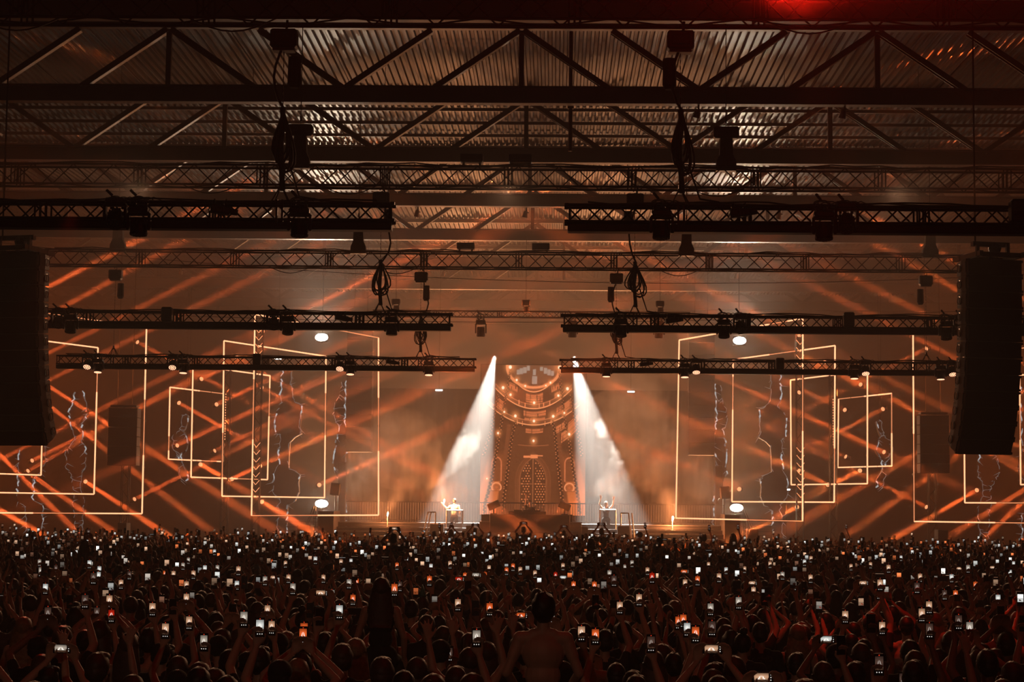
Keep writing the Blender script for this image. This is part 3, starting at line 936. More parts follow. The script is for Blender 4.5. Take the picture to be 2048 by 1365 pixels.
# white blinders
for i, q in enumerate(BLIND_POS):
    side = 'left' if q.x < 0 else 'right'; lvl = 'upper' if q.z > 6 else 'lower'
    t = empty('blinder', q, 0, f'{lvl} {side} glaring white blinder lamp facing the crowd', 'stage light', 'white blinders')
    MB().use(BM).box((0, 0.16, 0), (0.62, 0.2, 0.44), bev=0.04).box((0, 0.3, 0), (0.1, 0.2, 0.5)).build('housing', parent=t)
    MB().use(BM).cyl((0, 0.36, -q.z if lvl == 'lower' else 0), (0, 0.36, 0.2 if lvl == 'lower' else HZ - 0.15 - q.z), 0.025, seg=6).build('pole', parent=t)
    mb = MB().use(M['lamp_white'])
    mb.ball((0, 0.03, 0), (0.30, 0.07, 0.18), 20, 10)
    mb.build('lamp', parent=t, smooth=True)
for i, (px, py, Y, lb) in enumerate(((878, 781, 92, 'left of the tower screen'), (1262, 784, 92, 'right of the tower screen'), (556, 718, 92, 'behind the left farthest truss'), (1573, 980, 92, 'low inside the right light frames'))):
    p = at(px, py, Y)
    t = empty('light_bar', p, 0, f'short white light bar glowing {lb}', 'stage light', 'short white light bars')
    MB().use(BM).box((0, 0.06, 0), (0.40, 0.1, 0.13), bev=0.01).build('housing', parent=t)
    MB().use(BM).cyl((0, 0.09, -p.z if i == 3 else 0), (0, 0.09, 0.05 if i == 3 else HZ - 0.15 - p.z), 0.012, seg=5).build('pole', parent=t)
    MB().use(M['lamp_small']).box((0, -0.005, 0), (0.34, 0.03, 0.07), bev=0.01).build('lamp', parent=t)
    if i < 2: point('light_bar_lamp', p + Vector((0, -0.3, 0)), 25, WHITE, 0.1)

# ---------------------------------------------------------------- torn set pieces, white light on their edges put in as glow
SETS = [
    ('tall ghostly set column with pale-glowing torn edges inside the', 90,
     [(565, 735), (563, 765), (561, 790), (566, 805), (553, 822), (550, 840), (551, 865), (560, 872), (558, 900), (557, 930), (547, 948), (546, 965), (546, 985), (560, 1000), (556, 1030), (554, 1066)],
     [(583, 735), (582, 770), (585, 795), (592, 806), (604, 812), (602, 835), (600, 855), (603, 868), (590, 875), (580, 885), (578, 910), (577, 935), (590, 942), (600, 950), (597, 965), (598, 985), (590, 1003), (575, 1012), (573, 1066)], 'tallest light frames'),
    ('narrow ghostly set column with pale-glowing torn edges nearest the', 91,
     [(683, 765), (680, 790), (670, 812), (668, 830), (671, 845), (678, 852), (672, 880), (668, 910), (668, 940), (676, 960), (684, 985), (682, 1066)],
     [(693, 762), (691, 795), (690, 840), (692, 860), (696, 875), (694, 895), (690, 915), (690, 950), (691, 985), (693, 1066)], 'stage steps'),
    ('broad ghostly set column with pale-glowing torn edges in the outer', 90,
     [(151, 785), (146, 805), (139, 825), (138, 832), (146, 860), (150, 880), (140, 893), (132, 903), (132, 935), (140, 945), (146, 960), (146, 980), (150, 1060)],
     [(165, 782), (170, 800), (175, 825), (173, 838), (166, 850), (163, 880), (170, 893), (172, 915), (171, 938), (164, 945), (161, 975), (170, 1000), (165, 1060)], 'light frames'),
    ('small ghostly set column with pale-glowing torn edges inside the', 94,
     [(372, 828), (366, 832), (364, 850), (360, 862), (347, 870), (345, 890), (352, 905), (358, 915), (357, 935), (360, 950), (362, 962)],
     [(377, 832), (373, 850), (368, 862), (372, 872), (376, 888), (372, 900), (364, 908), (364, 925), (370, 938), (375, 950), (374, 962)], 'smallest light frame'),
    ('far outer ghostly set column with pale-glowing torn edges by the', 90,
     [(40, 900), (38, 920), (36, 950), (34, 985), (36, 1005), (50, 1015), (56, 1060)],
     [(96, 745), (92, 760), (93, 785), (86, 880), (90, 900), (92, 925), (84, 940), (68, 960), (66, 1000), (86, 1012), (84, 1060)], 'hanging line array'),
]
for lb, Y, L, R_, tail in SETS:
    for sx, side in ((-1, 'left'), (1, 'right')):
        Lw = [at(px, py, Y) for px, py in L]; Rw = [at(px, py, Y) for px, py in R_]
        for q in Lw + Rw: q.x *= (1 if sx < 0 else -1)
        base = Vector(((Lw[-1].x + Rw[-1].x) / 2, Y, 0 if Lw[-1].z < 2.6 else min(Lw[-1].z, Rw[-1].z)))
        hang = Lw[-1].z >= 2.6
        t = empty('torn_set_piece', base, 0, f'{lb} {side} {tail}', 'set piece', 'torn set columns')
        poly = [((q - base).x, (q - base).z) for q in Lw[::-1]] if False else [((q - base).x, (q - base).z) for q in (Lw + Rw[::-1])]
        if not hang:
            poly = [((q - base).x, (q - base).z) for q in Lw] + [((Lw[-1] - base).x, 0.0), ((Rw[-1] - base).x, 0.0)] + [((q - base).x, (q - base).z) for q in Rw[::-1]]
        ar = sum(poly[i][0] * poly[(i + 1) % len(poly)][1] - poly[(i + 1) % len(poly)][0] * poly[i][1] for i in range(len(poly)))
        if ar < 0: poly = poly[::-1]
        mb = MB().use(M['set_piece']).prism(poly, 0.0, 0.35)
        mb.build('torn_slab', parent=t)
        if hang: MB().use(BM).cyl((0, 0.17, max(p[1] for p in poly) - 0.02), (0, 0.17, 13.9 - base.z), 0.01, seg=4).cyl((0.12, 0.17, max(p[1] for p in poly) - 0.3), (0.12, 0.17, 13.9 - base.z), 0.01, seg=4).build('hanging_wire', parent=t)
        rs = random.Random(len(L) * 7)
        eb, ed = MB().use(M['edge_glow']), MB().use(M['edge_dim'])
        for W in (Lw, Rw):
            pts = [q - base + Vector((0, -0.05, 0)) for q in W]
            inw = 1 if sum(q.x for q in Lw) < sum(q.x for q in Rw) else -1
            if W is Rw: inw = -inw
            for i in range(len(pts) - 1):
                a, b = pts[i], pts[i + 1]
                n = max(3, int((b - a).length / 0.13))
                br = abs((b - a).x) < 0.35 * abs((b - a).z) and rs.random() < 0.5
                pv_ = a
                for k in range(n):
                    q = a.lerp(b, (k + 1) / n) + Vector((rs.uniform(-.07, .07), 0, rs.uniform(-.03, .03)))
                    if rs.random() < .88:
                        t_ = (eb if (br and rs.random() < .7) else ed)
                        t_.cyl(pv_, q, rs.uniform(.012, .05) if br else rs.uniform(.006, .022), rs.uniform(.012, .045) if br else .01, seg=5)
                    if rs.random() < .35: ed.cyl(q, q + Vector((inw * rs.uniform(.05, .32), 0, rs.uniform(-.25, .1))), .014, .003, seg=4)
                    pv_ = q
        if eb.f: eb.build('glow_edge', parent=t)['kind'] = 'stuff'
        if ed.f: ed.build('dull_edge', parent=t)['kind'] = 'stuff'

# ---------------------------------------------------------------- speakers behind the haze
def column_speaker(px0, px1, py0, py1, Y, nm, hang=True):
    a, b = at(px0, py0, Y), at(px1, py1, Y)
    w, h = b.x - a.x, a.z - b.z
    for sx, side in ((-1, 'left'), (1, 'right')):
        x = (a.x + b.x) / 2 * (1 if sx < 0 else -1)
        t = empty('speaker_column', (x, Y, b.z), 0, f'hazy dark hanging speaker column, {nm} on the {side}', 'speaker', 'hazy speaker columns')
        n = max(6, int(h / 0.55))
        for k in range(n):
            c = MB().use(M['cabinet']).box((0, 0.35, h / n / 2), (w, 0.7, h / n - 0.012), bev=0.012).build('cabinet', parent=t, loc=(0, 0, k * h / n))
            MB().use(M['grille']).box((0, -0.012, h / n / 2), (w - 0.06, 0.03, h / n - 0.07)).build('grille', parent=c)
        MB().use(BM).box((0, 0.35, h + 0.08), (w * .9, 0.6, 0.08)).cyl((-w / 4, .35, h + .1), (-w / 4, .35, 16.0 - b.z), 0.012, seg=4).cyl((w / 4, .35, h + .1), (w / 4, .35, 16.0 - b.z), 0.012, seg=4).build('flying_frame', parent=t)
column_speaker(695, 742, 655, 905, 90, 'beside the stage steps')
column_speaker(217, 272, 816, 932, 80, 'between the light frames')

def box_speaker(px0, px1, py0, Y, nm, z0=0.0, side=''):
    a, b = at(px0, py0, Y), at(px1, py0, Y)
    w, h = b.x - a.x, a.z - z0
    t = empty('subwoofer', ((a.x + b.x) / 2, Y, z0), 0, f'hazy dark speaker stack on the floor {nm}', 'speaker', 'floor speaker stacks')
    n = max(1, round(h / 0.6))
    for k in range(n):
        c = MB().use(M['cabinet']).box((0, 0.4, h / n / 2), (w, 0.8, h / n - 0.01), bev=0.02).build('cabinet', parent=t, loc=(0, 0, k * h / n))
        MB().use(M['grille']).box((0, -0.015, h / n / 2), (w - .1, 0.03, h / n - 0.1), bev=0.01).build('grille', parent=c)
box_speaker(595, 622, 1050, 82, 'left of the stage wing')
box_speaker(1495, 1517, 1058, 82, 'right of the stage wing')
box_speaker(235, 253, 1046, 80, 'under the left outer light frames')
box_speaker(1876, 1897, 1060, 80, 'under the right outer light frames')

# ---------------------------------------------------------------- stage
S0 = at(1060, 1077, 84).z
zs = [at(1060, py, 84 + 0.5 * i).z for i, py in enumerate((1076, 1066, 1058, 1048))]
XL, XR = at(660, 1060, 84).x, at(1458, 1060, 84).x
t = empty('stage', (0, 84, 0), 0, 'long black stepped stage across the front of the hall', 'stage')
MB().use(M['stage_black']).box(((XL + XR) / 2, 0.04, (zs[0] - 0.06) / 2), (XR - XL, 0.08, zs[0] - 0.06)).build('skirt', parent=t)
for i, z in enumerate(zs):
    y0 = 0.55 * i
    dep = 0.6 if i < 3 else 10.0
    MB().use(M['stage_black']).box(((XL + XR) / 2, y0 + dep / 2, z - 0.10), (XR - XL, dep, 0.2), bev=0.01).build('step', parent=t)
    for xa, xb in (((-11.0, -3.6), (3.8, 11.2)) if i else ((XL, XR),)):
        o = MB().use(M['steel']).box(((xa + xb) / 2, y0 - 0.012, z - 0.03), (xb - xa, 0.02, 0.05)).build('metal_nosing', parent=t)
# railing made of thin bars along the back of the stage
ry = 5.2
ztop = at(1060, 1007, 84 + ry).z
zdk = zs[3]
rx0, rx1 = at(690, 1020, 84 + ry).x, at(1450, 1020, 84 + ry).x
tr = empty('railing', (0, 84 + ry, zdk), 0, 'long dark railing of thin upright bars along the back of the stage', 'railing')
hr = ztop - zdk
stick('rail', (rx0, 0, hr), (rx1, 0, hr), 0.03, BM, tr, 6)
stick('rail', (rx0, 0, 0.08), (rx1, 0, 0.08), 0.02, BM, tr, 6)
n = 150
for k in range(n + 1): stick('bar', (rx0 + (rx1 - rx0) * k / n, 0, 0.0), (rx0 + (rx1 - rx0) * k / n, 0, hr), 0.015, M['steel'], tr, 4)
# dark drape behind the railing, in folds
def drape(name, x0, x1, Y, z0, z1, label, m, folds=0.55, cat='curtain'):
    nx = int((x1 - x0) / folds * 6)
    vs, fs = [], []
    for i in range(nx + 1):
        x = x0 + (x1 - x0) * i / nx
        y = 0.12 * math.sin(2 * PI * i / 6) + 0.05 * math.sin(i * 0.9)
        vs += [(x, y, z0), (x, y * 0.8, z1), (x, y + .03, z0), (x, y * 0.8 + .03, z1)]
    for i in range(nx):
        a = i * 4
        fs += [(a, a + 4, a + 5, a + 1), (a + 2, a + 3, a + 7, a + 6), (a + 1, a + 5, a + 7, a + 3), (a, a + 2, a + 6, a + 4)]
    o = MB().use(m).add(vs, fs).build(name, loc=(0, Y, 0), smooth=True)
    return tag(o, label, cat)
drape('drape', at(690, 900, 99.5).x, at(1440, 900, 99.5).x, 99.5, 0.1, 9.2, 'broad dark hazy curtain hanging behind the stage', M['fabric_back'])

# wings at both ends of the stage with stairs and leaning monitor speakers
for sx, side in ((-1, 'left'), (1, 'right')):
    px0, px1, pt = (636, 668, 1022) if sx < 0 else (1449, 1481, 1029)
    a, b = at(px0, pt, 84), at(px1, pt, 84)
    t = empty('stage_wing', ((a.x + b.x) / 2, 84.0, 0), 0, f'dark stage wing block at the {side} end of the stage', 'stage', 'stage wings')
    w, h = b.x - a.x, a.z
    MB().use(M['stage_black']).box((0, 1.2, h / 2), (w, 2.4, h), bev=0.02).build('block', parent=t)
    MB().use(M['steel']).box((0, -0.01, h - 0.04), (w, 0.02, 0.05)).box((sx * w * 0.48, -0.01, h / 2), (0.04, 0.02, h - .1)).build('metal_trim', parent=t)
    for k in range(2):
        x1_ = sx * (w / 2 + 0.15 + k * 0.12); 
        stick('handrail', (x1_, 0.3 + k * .3, h + 0.2), (x1_ + sx * 0.95, 0.3 + k * .3, 0.6), 0.025, M['steel'], t, 5)
        stick('handrail', (x1_, 0.3 + k * .3, h + 0.2), (x1_, 0.3 + k * .3, 0), 0.025, M['steel'], t, 5)
    for k in range(7):
        MB().use(M['stage_black']).box((sx * (w / 2 + 0.16 + 0.13 * k), 0.45, h * (1 - (k + 1) / 8)), (0.13, 0.8, 0.04)).build('stair_tread', parent=t)
    # leaning speaker on a pole above the wing
    p0, p1 = (at(662, 968, 86), at(680, 990, 86)) if sx < 0 else (at(1441, 974, 86), at(1458, 998, 86))
    x = (p0.x + p1.x) / 2; z = (p0.z + p1.z) / 2
    t = empty('side_speaker', (x, 86, z), 0, f'tilted speaker on a pole above the {side} stage wing', 'speaker', 'pole speakers')
    c = MB().use(M['cabinet']).box((0, 0, 0), (0.44, 0.4, 0.56), bev=0.03).build('cabinet', parent=t, rot=(0, -0.10 * sx, 0))
    MB().use(M['grille']).box((0, -0.21, 0), (0.38, 0.03, 0.50), bev=0.01).build('grille', parent=c)
    MB().use(BM).cyl((0, 0, -0.27), (0, 0, h - z + (0.0)), 0.03).box((0, 0, -0.27), (0.3, 0.2, 0.04)).tube([(-.2 * sx, .1, -.2), (.32 * sx * -1, .05, -.35), (.2 * sx * -1, 0, -.55), (0, 0, -.6)], 0.012, 5).build('pole', parent=t)
    # the dark riser post behind it
    st = MB().use(M['stage_black']).box((0, 0.15, 0), (0.36, 0.3, 5.0), bev=0.02).build('side_post', loc=(x - 0.15 * sx, 87.2, 2.5))
    tag(st, f'hazy dark upright post behind the {side} pole speaker', 'post', 'posts by the pole speakers')

# DJ riser, table and monitors
px = lambda x, y, Y=85.5: at(x, y, Y)
a, b = px(980, 1029), px(1140, 1029)
t = empty('dj_riser', ((a.x + b.x) / 2, 85.2, 0), 0, 'big dark DJ riser block at the centre of the stage', 'dj riser')
w = b.x - a.x
MB().use(M['stage_black']).box((0, 0.1, a.z / 2), (w, 1.0, a.z), bev=0.02).build('front_block', parent=t)
for s, (p, q, y1) in ((-1, (960, 981, 1043)), (1, (1139, 1163, 1045))):
    c0, c1 = px(p, y1), px(q, y1)
    MB().use(M['stage_black']).box(((c0.x + c1.x) / 2 - t.location.x, 0.1, c0.z / 2), (c1.x - c0.x, 0.9, c0.z), bev=0.02).build('side_block', parent=t)
    MB().use(M['steel']).box(((c0.x + c1.x) / 2 - t.location.x, -0.36, c0.z - 0.02), (c1.x - c0.x, 0.02, 0.04)).build('metal_trim', parent=t)
    c2, c3 = (px(963, 1029), px(980, 1029)) if s < 0 else (px(1139, 1030), px(1145, 1030))
    MB().use(M['stage_black']).box(((c2.x + c3.x) / 2 - t.location.x, 0.3, c2.z / 2), (c3.x - c2.x, 0.6, c2.z)).build('side_block', parent=t)
c0, c1 = px(1017, 1023), px(1092, 1023)
dj = empty('dj_table', ((c0.x + c1.x) / 2, 85.45, a.z), 0, 'dark DJ table on top of the riser', 'table')
hh = c0.z - a.z
MB().use(M['stage_black']).box((0, 0, hh / 2), (c1.x - c0.x, 0.5, hh), bev=0.01).build('table_front', parent=dj)
for s in (-1, 1):
    MB().use(M['black_plastic']).box((s * 0.42, 0.1, hh + 0.03), (0.36, 0.3, 0.06), bev=0.01).build('player', parent=dj)
MB().use(M['black_plastic']).box((0, 0.1, hh + 0.035), (0.36, 0.3, 0.07), bev=0.01).build('mixer', parent=dj)
for s, (p, q) in ((-1, (988, 1019)), (1, (1129, 1019))):
    c = px(p, q, 86)
    t = empty('monitor_speaker', (c.x, 85.6, a.z), 0, f'tilted dark monitor speaker at the {("left" if s < 0 else "right")} end of the DJ riser', 'speaker', 'DJ monitor speakers')
    MB().use(BM).cyl((0, 0, 0), (0, 0, 0.22), 0.04).box((0, 0, 0.02), (0.3, 0.3, 0.04)).build('stand', parent=t)
    cb = MB().use(M['cabinet']).box((0, 0, 0), (0.56, 0.4, 0.32), bev=0.03).build('cabinet', parent=t, loc=(0, 0, 0.40), rot=(0, 0.42 * s, 0))
    MB().use(M['grille']).box((0, -0.21, 0), (0.5, 0.02, 0.26)).build('grille', parent=cb)

# clear-fronted drum booths to both sides
for s, (p0, p1, pt) in ((-1, (893, 925, 1021)), (1, (1200, 1232, 1020))):
    a, b = at(p0, pt, 85), at(p1, pt, 85)
    side = 'left' if s < 0 else 'right'
    w, h = b.x - a.x, a.z - zs[1]
    t = empty('performer_booth', ((a.x + b.x) / 2, 85.2, zs[1]), 0, f'framed performer booth on the {side} of the DJ riser', 'booth', 'performer booths')
    for dx in (-w / 2, w / 2): stick('frame_post', (dx, 0, 0), (dx, 0, h), 0.03, M['steel'], t, 4)
    stick('frame_rail', (-w / 2, 0, h), (w / 2, 0, h), 0.03, M['steel'], t, 4)
    MB().use(M['plexi']).box((0, 0.03, h / 2), (w - .06, 0.02, h - .04)).build('front_panel', parent=t)
    MB().use(M['plexi']).box((-w / 2, 0.4, h / 2), (0.02, 0.75, h - .04)).box((w / 2, 0.4, h / 2), (0.02, 0.75, h - .04)).build('side_panel', parent=t)
    # stair handrail beside it
    q0, q1 = (at(856, 1025, 84.6), at(847, 1070, 84.0)) if s < 0 else (at(1257, 1027, 84.6), at(1262, 1076, 84.0))
    t = empty('stair_rail', ((q0.x + q1.x) / 2, 84.3, 0), 0, f'shiny sloping handrail of the {side} stage stair', 'handrail', 'stair handrails')
    o = t.location
    for k in (0, 0.14):
        stick('rail', q0 - o + Vector((k, 0, 0)), q1 - o + Vector((k, -0.2, 0)), 0.03, M['white_metal'], t, 6)
    stick('rail', q0 - o, q0 - o + Vector((0.34 * (1 if s < 0 else -1), 0, 0)), 0.03, M['white_metal'], t, 6)
    stick('post', q0 - o + Vector((0.34 * (1 if s < 0 else -1), 0, 0)), Vector((0.34 * (1 if s < 0 else -1) + (q0 - o).x, (q0 - o).y, zs[1])), 0.03, M['steel'], t, 6)
    stick('post', q1 - o, Vector(((q1 - o).x, (q1 - o).y, 0)), 0.03, M['steel'], t, 6)
    b2 = at(878 if s < 0 else 1244, 1052, 84.7)
    o2 = MB().use(M['stage_black']).box((0, 0, 0.28), (0.62, 0.4, 0.56), bev=0.02).build('equipment_box', loc=(b2.x + s * 0.1, 84.75, zs[0]))
    tag(o2, f'dark box standing on the stage step by the {side} booth', 'box', 'boxes on the stage step')
    for k, (qx, qy, bw, bh) in enumerate(((940, 1052, .35, .5), (931, 1060, .3, .3), (951, 1058, .25, .4)) if s < 0 else ((1169, 1056, .3, .5), (1183, 1060, .3, .35), (1146, 1061, .4, .3))):
        c = at(qx, qy + 8, 84.4)
        o3 = MB().use(M['black_plastic']).box((0, 0, bh / 2), (bw, 0.3, bh), bev=0.02).box((0, -0.16, bh / 2), (bw * .8, 0.02, bh * .7)).build('flight_case', loc=(c.x, 84.3, zs[0]))
        tag(o3, f'{("tallest", "lowest", "middle-sized")[k]} small black case at the {side} foot of the DJ riser', 'case', 'cases by the DJ riser')

# ---------------------------------------------------------------- big LED screen showing a chained stone tower
U0, U1, V0, V1 = 963.0, 1170.0, 730.0, 1032.0
SW, SH = 310, 452
SY = 98.0
img = np.zeros((SH, SW, 3), dtype=np.float64)
uu, vv = np.meshgrid(np.linspace(U0, U1, SW), np.linspace(V0, V1, SH))
def s2l(c): return np.array([((x / 255 + 0.055) / 1.055) ** 2.4 for x in c])
def mixin(mask, c, a=1.0):
    m = (mask * a)[..., None]
    img[:] = img * (1 - m) + s2l(c) * m
def soft(d, w): return np.clip(0.5 - d / w, 0, 1)
xx = uu - 1067.0
nz = np.array([[noise.noise(Vector((i * .06, j * .06, 0))) for i in range(SW // 2)] for j in range(SH // 2)])
nz = np.repeat(np.repeat(nz, 2, 0), 2, 1)[:SH, :SW]
base = np.clip(0.5 + 0.5 * nz, 0, 1)
img[:] = s2l((70, 34, 16)) * (0.65 + 0.7 * base[..., None])
# outer walls flare out to the bottom; brighter stone low down
wall_edge = 47 + (vv - 760) * 0.17
low = np.clip((vv - 900) / 120, 0, 1)
mixin(soft(wall_edge - np.abs(xx) , 4) * (np.abs(xx) < 120), (60, 30, 15), .75)
mixin(soft(np.abs(np.abs(xx) - (70 + (vv - 900) * 0.19)) - (15 + low * 6), 5) * low, (205, 105, 55), .85)
mixin(soft(np.abs(np.abs(xx) - (101)) - 12, 5) * low, (200, 102, 55), .8)
mixin(soft(np.abs(xx) - 40 - (vv - 850) * .06, 4) * (vv > 850), (78, 40, 20), .9)
for sx in (-1, 1):
    cx = sx * (48 + 0 * vv) + sx * (vv - 850) * 0.10
    mixin(soft(np.abs(xx - cx) - 4, 3) * (vv > 850), (110, 56, 30), .6)
    # niches: arched recesses with a lit round panel beneath
    nx = xx - sx * 72
    nh = np.where(vv < 928, np.hypot(nx, (vv - 928) * 0.8) - 9, np.abs(nx) - 9)
    mixin(soft(nh, 2) * (vv < 965), (95, 48, 25), .9)
    mixin(soft(np.abs(nh) - 1.2, 1.5) * (vv < 965) * (vv > 915), (190, 100, 60), .8)
    ph = np.hypot(nx, vv - 977)
    mixin(soft(np.abs(ph - 9) - 1.2, 1.5) * (vv < 984), (235, 140, 90), .8)
    mixin(soft(np.abs(ph - 4) - 1, 1.5), (130, 62, 35), .8)
    mixin(soft(np.abs(vv - 984) - .7, 1.2) * (np.abs(nx) < 12), (110, 52, 30), .8)
# tiers of stone between the rings
def ring_y(y0, k): return y0 - k * xx ** 2
rings = [(784, .0155, 42), (818, .0071, 76), (851, .0050, 92)]
rr_ = random.Random(5)
for (y0, k, hw), (b0, b1) in zip(rings, ((771, 800), (790, 832), (826, 866))):
    for side in range(-3, 4):
        pass
blocks = [(1052, 1085, 787, 806), (1047, 1091, 823, 835), (1049, 1090, 837, 846), (1018, 1035, 768, 782), (1102, 1118, 768, 782), (1108, 1120, 784, 794),
          (993, 1010, 800, 822), (1112, 1128, 812, 828), (1126, 1144, 800, 818), (1112, 1132, 848, 862), (1134, 1156, 838, 852), (1122, 1152, 856, 876), (1052, 1086, 858, 868), (990, 1004, 812, 822)]
for (a, b, c, d) in blocks:
    sh = (ring_y(0, .006) - (-0.006 * (((a + b) / 2 - 1067) ** 2)))
    v2 = vv - sh
    m = (uu > a) & (uu < b) & (v2 > c) & (v2 < d)
    mixin(m * (0.75 + .25 * base), (190, 100, 58), .85)
    for q in range(rr_.randint(2, 4)):
        xq = rr_.uniform(a, b); yq = rr_.uniform(c, d)
        mixin(m * (np.abs(uu - xq) < .7) * (np.abs(v2 - yq) < 6), (70, 34, 18), .9)
        mixin(m * (np.abs(v2 - yq) < .7), (80, 40, 20), .6)
for (y0, k, hw) in rings:
    y = ring_y(y0, k)
    sel = np.abs(xx) < hw
    mixin(soft(np.abs(vv - y + 5) - 4.5, 2) * sel, (104, 54, 30), .9)
    mixin(soft(np.abs(vv - y) - 1.0, 1.6) * sel, (245, 150, 95), .9)
    mixin(soft(np.abs(vv - y + 9) - .8, 1.6) * sel, (190, 105, 62), .75)
    mixin(soft(np.abs(vv - y - 4) - 2.5, 3) * sel, (50, 24, 12), .8)
# balcony posts
for bx, by in ((1038, 805), (1050, 811), (1078, 812), (1087, 811), (1099, 806), (1035, 845), (1045, 848), (1090, 848), (1102, 845)):
    mixin((np.abs(uu - bx) < .9) * (np.abs(vv - by) < 5), (210, 120, 72), .8)
# oculus with the dark glazed roof behind
oc = np.hypot(xx * 0.80, (vv - 733)) - 38
mixin(soft(oc, 1.5), (74, 40, 24), 1)
mixin(soft(oc + 3, 2), (96, 58, 38), .8)
mixin(soft(np.abs(oc - 3.5) - 3, 1.5), (215, 125, 78), .85)
mixin(soft(np.abs(oc - 1) - .8, 1.5), (70, 34, 18), .8)
for px_, py_, w_, h_ in ((1036, 744, 3, 5), (1042, 742, 3.2, 6), (1049, 740, 3.5, 6), (1056, 736, 3, 5), (1068, 744, 3, 6), (1070, 760, 3.5, 8), (1082, 737, 3, 4), (1090, 741, 3.2, 6), (1097, 744, 3.2, 6), (1104, 746, 3, 5), (1065, 760, 1.5, 8)):
    mixin(soft(np.maximum(np.abs(uu - px_) - w_, np.abs(vv - py_) - h_), 1.5) * (oc < 2), (150, 135, 122), .7)
# pointed door with a studded lattice
dx = np.abs(xx)
arch = np.where(vv < 962, np.hypot(dx + 26, (vv - 962)) - 52, dx - 26)
arch = np.where(vv < 905, 99, arch)
mixin(soft(np.abs(arch - 3) - 2.2, 2), (98, 50, 26), .9)
mixin(soft(np.abs(arch - 8) - 1.2, 2), (112, 58, 32), .6)
mixin(soft(arch, 1.5), (62, 32, 17), .95)
mixin(soft(np.abs(arch) - .7, 1.2), (140, 76, 44), .8)
mixin((dx < 1.1) * (arch < 0), (132, 74, 42), .9)
mixin((np.abs(vv - 970) < 1) * (arch < 0), (120, 64, 36), .9)
for i in range(-4, 5):
    for j in range(20):
        cx_ = 1067 + i * 5.4 + (2.7 if j % 2 else 0); cy_ = 928 + j * 5.2
        if abs(cx_ - 1067) < 3: continue
        if rr_.random() < .25: continue
        mixin(soft(np.hypot(uu - cx_, vv - cy_) - 1.1, 1.2) * (arch < -2), (230, 130, 75), .55 + .4 * rr_.random())
# ledge and carved ornament over the door
mixin(soft(np.abs(vv - 893 + .002 * xx ** 2) - .8, 1.5) * (dx < 30), (150, 80, 46), .7)
for (a, b, c, d) in ((1048, 1062, 913, 917), (1062, 1076, 911, 918), (1076, 1086, 912, 914)):
    mixin(soft(np.maximum(np.abs(uu - (a + b) / 2) - (b - a) / 2, np.abs(vv - (c + d) / 2) - (d - c) / 2), 1.5), (225, 125, 75), .85)
# chains
def chain(pts):
    P = [np.array(p, float) for p in pts]
    step = 3.4
    for a, b in zip(P[:-1], P[1:]):
        n = max(1, int(np.hypot(*(b - a)) / step))
        for k in range(n):
            c = a + (b - a) * k / n
            big = 1.3 + max(0, (c[1] - 740)) * 0.004
            o = big * (0.9 if k % 2 else -0.9)
            mixin(soft(np.hypot(uu - c[0], (vv - c[1]) * .8) - big - 1.2, 1.2), (38, 18, 9), .75)
            mixin(soft(np.hypot(uu - c[0] - o, vv - c[1]) - big * .5, 1.1), (228, 132, 80), .8)
for ch in ([(1020, 740), (1016, 770), (1008, 815), (1003, 850), (998, 880), (990, 930), (984, 965), (978, 990), (972, 1012), (971, 1030)],
           [(997, 790), (990, 825), (984, 860), (975, 890), (968, 915)],
           [(1031, 845), (1026, 870), (1021, 900), (1017, 940), (1012, 980), (1009, 1010), (1009, 1028)],
           [(1117, 740), (1121, 770), (1126, 815), (1131, 850), (1138, 880), (1145, 930), (1152, 970), (1158, 1005), (1160, 1030)],
           [(1106, 845), (1110, 870), (1114, 910), (1119, 950), (1124, 990), (1126, 1015)],
           [(1141, 790), (1147, 825), (1154, 860), (1160, 890), (1164, 915)]):
    chain(ch)
# lamps
for lx, ly, r in ((1068, 806, 2.2), (1068, 843, 2.2), (1031, 833, 2.4), (1106, 833, 2.4), (1006, 776, 2.6), (1134, 777, 2.6), (1021, 790, 2.0), (1116, 791, 2.0), (1067.5, 883, 2.0), (1138, 869, 2.2),
                  (1009, 825, 1.6), (1128, 826, 1.6), (1020, 734, 3.0), (1118, 734, 3.0), (997, 868, 1.8), (1033, 760, 1.8), (1100, 765, 1.6), (1050, 772, 1.6), (1091, 771, 1.3), (976, 960, 1.2)):
    d = np.hypot(uu - lx, (vv - ly) * .85)
    mixin(np.exp(-(d / (r * 3.2)) ** 2), (240, 140, 80), .55)
    mixin(soft(d - r, 1.5), (255, 225, 190), 1)

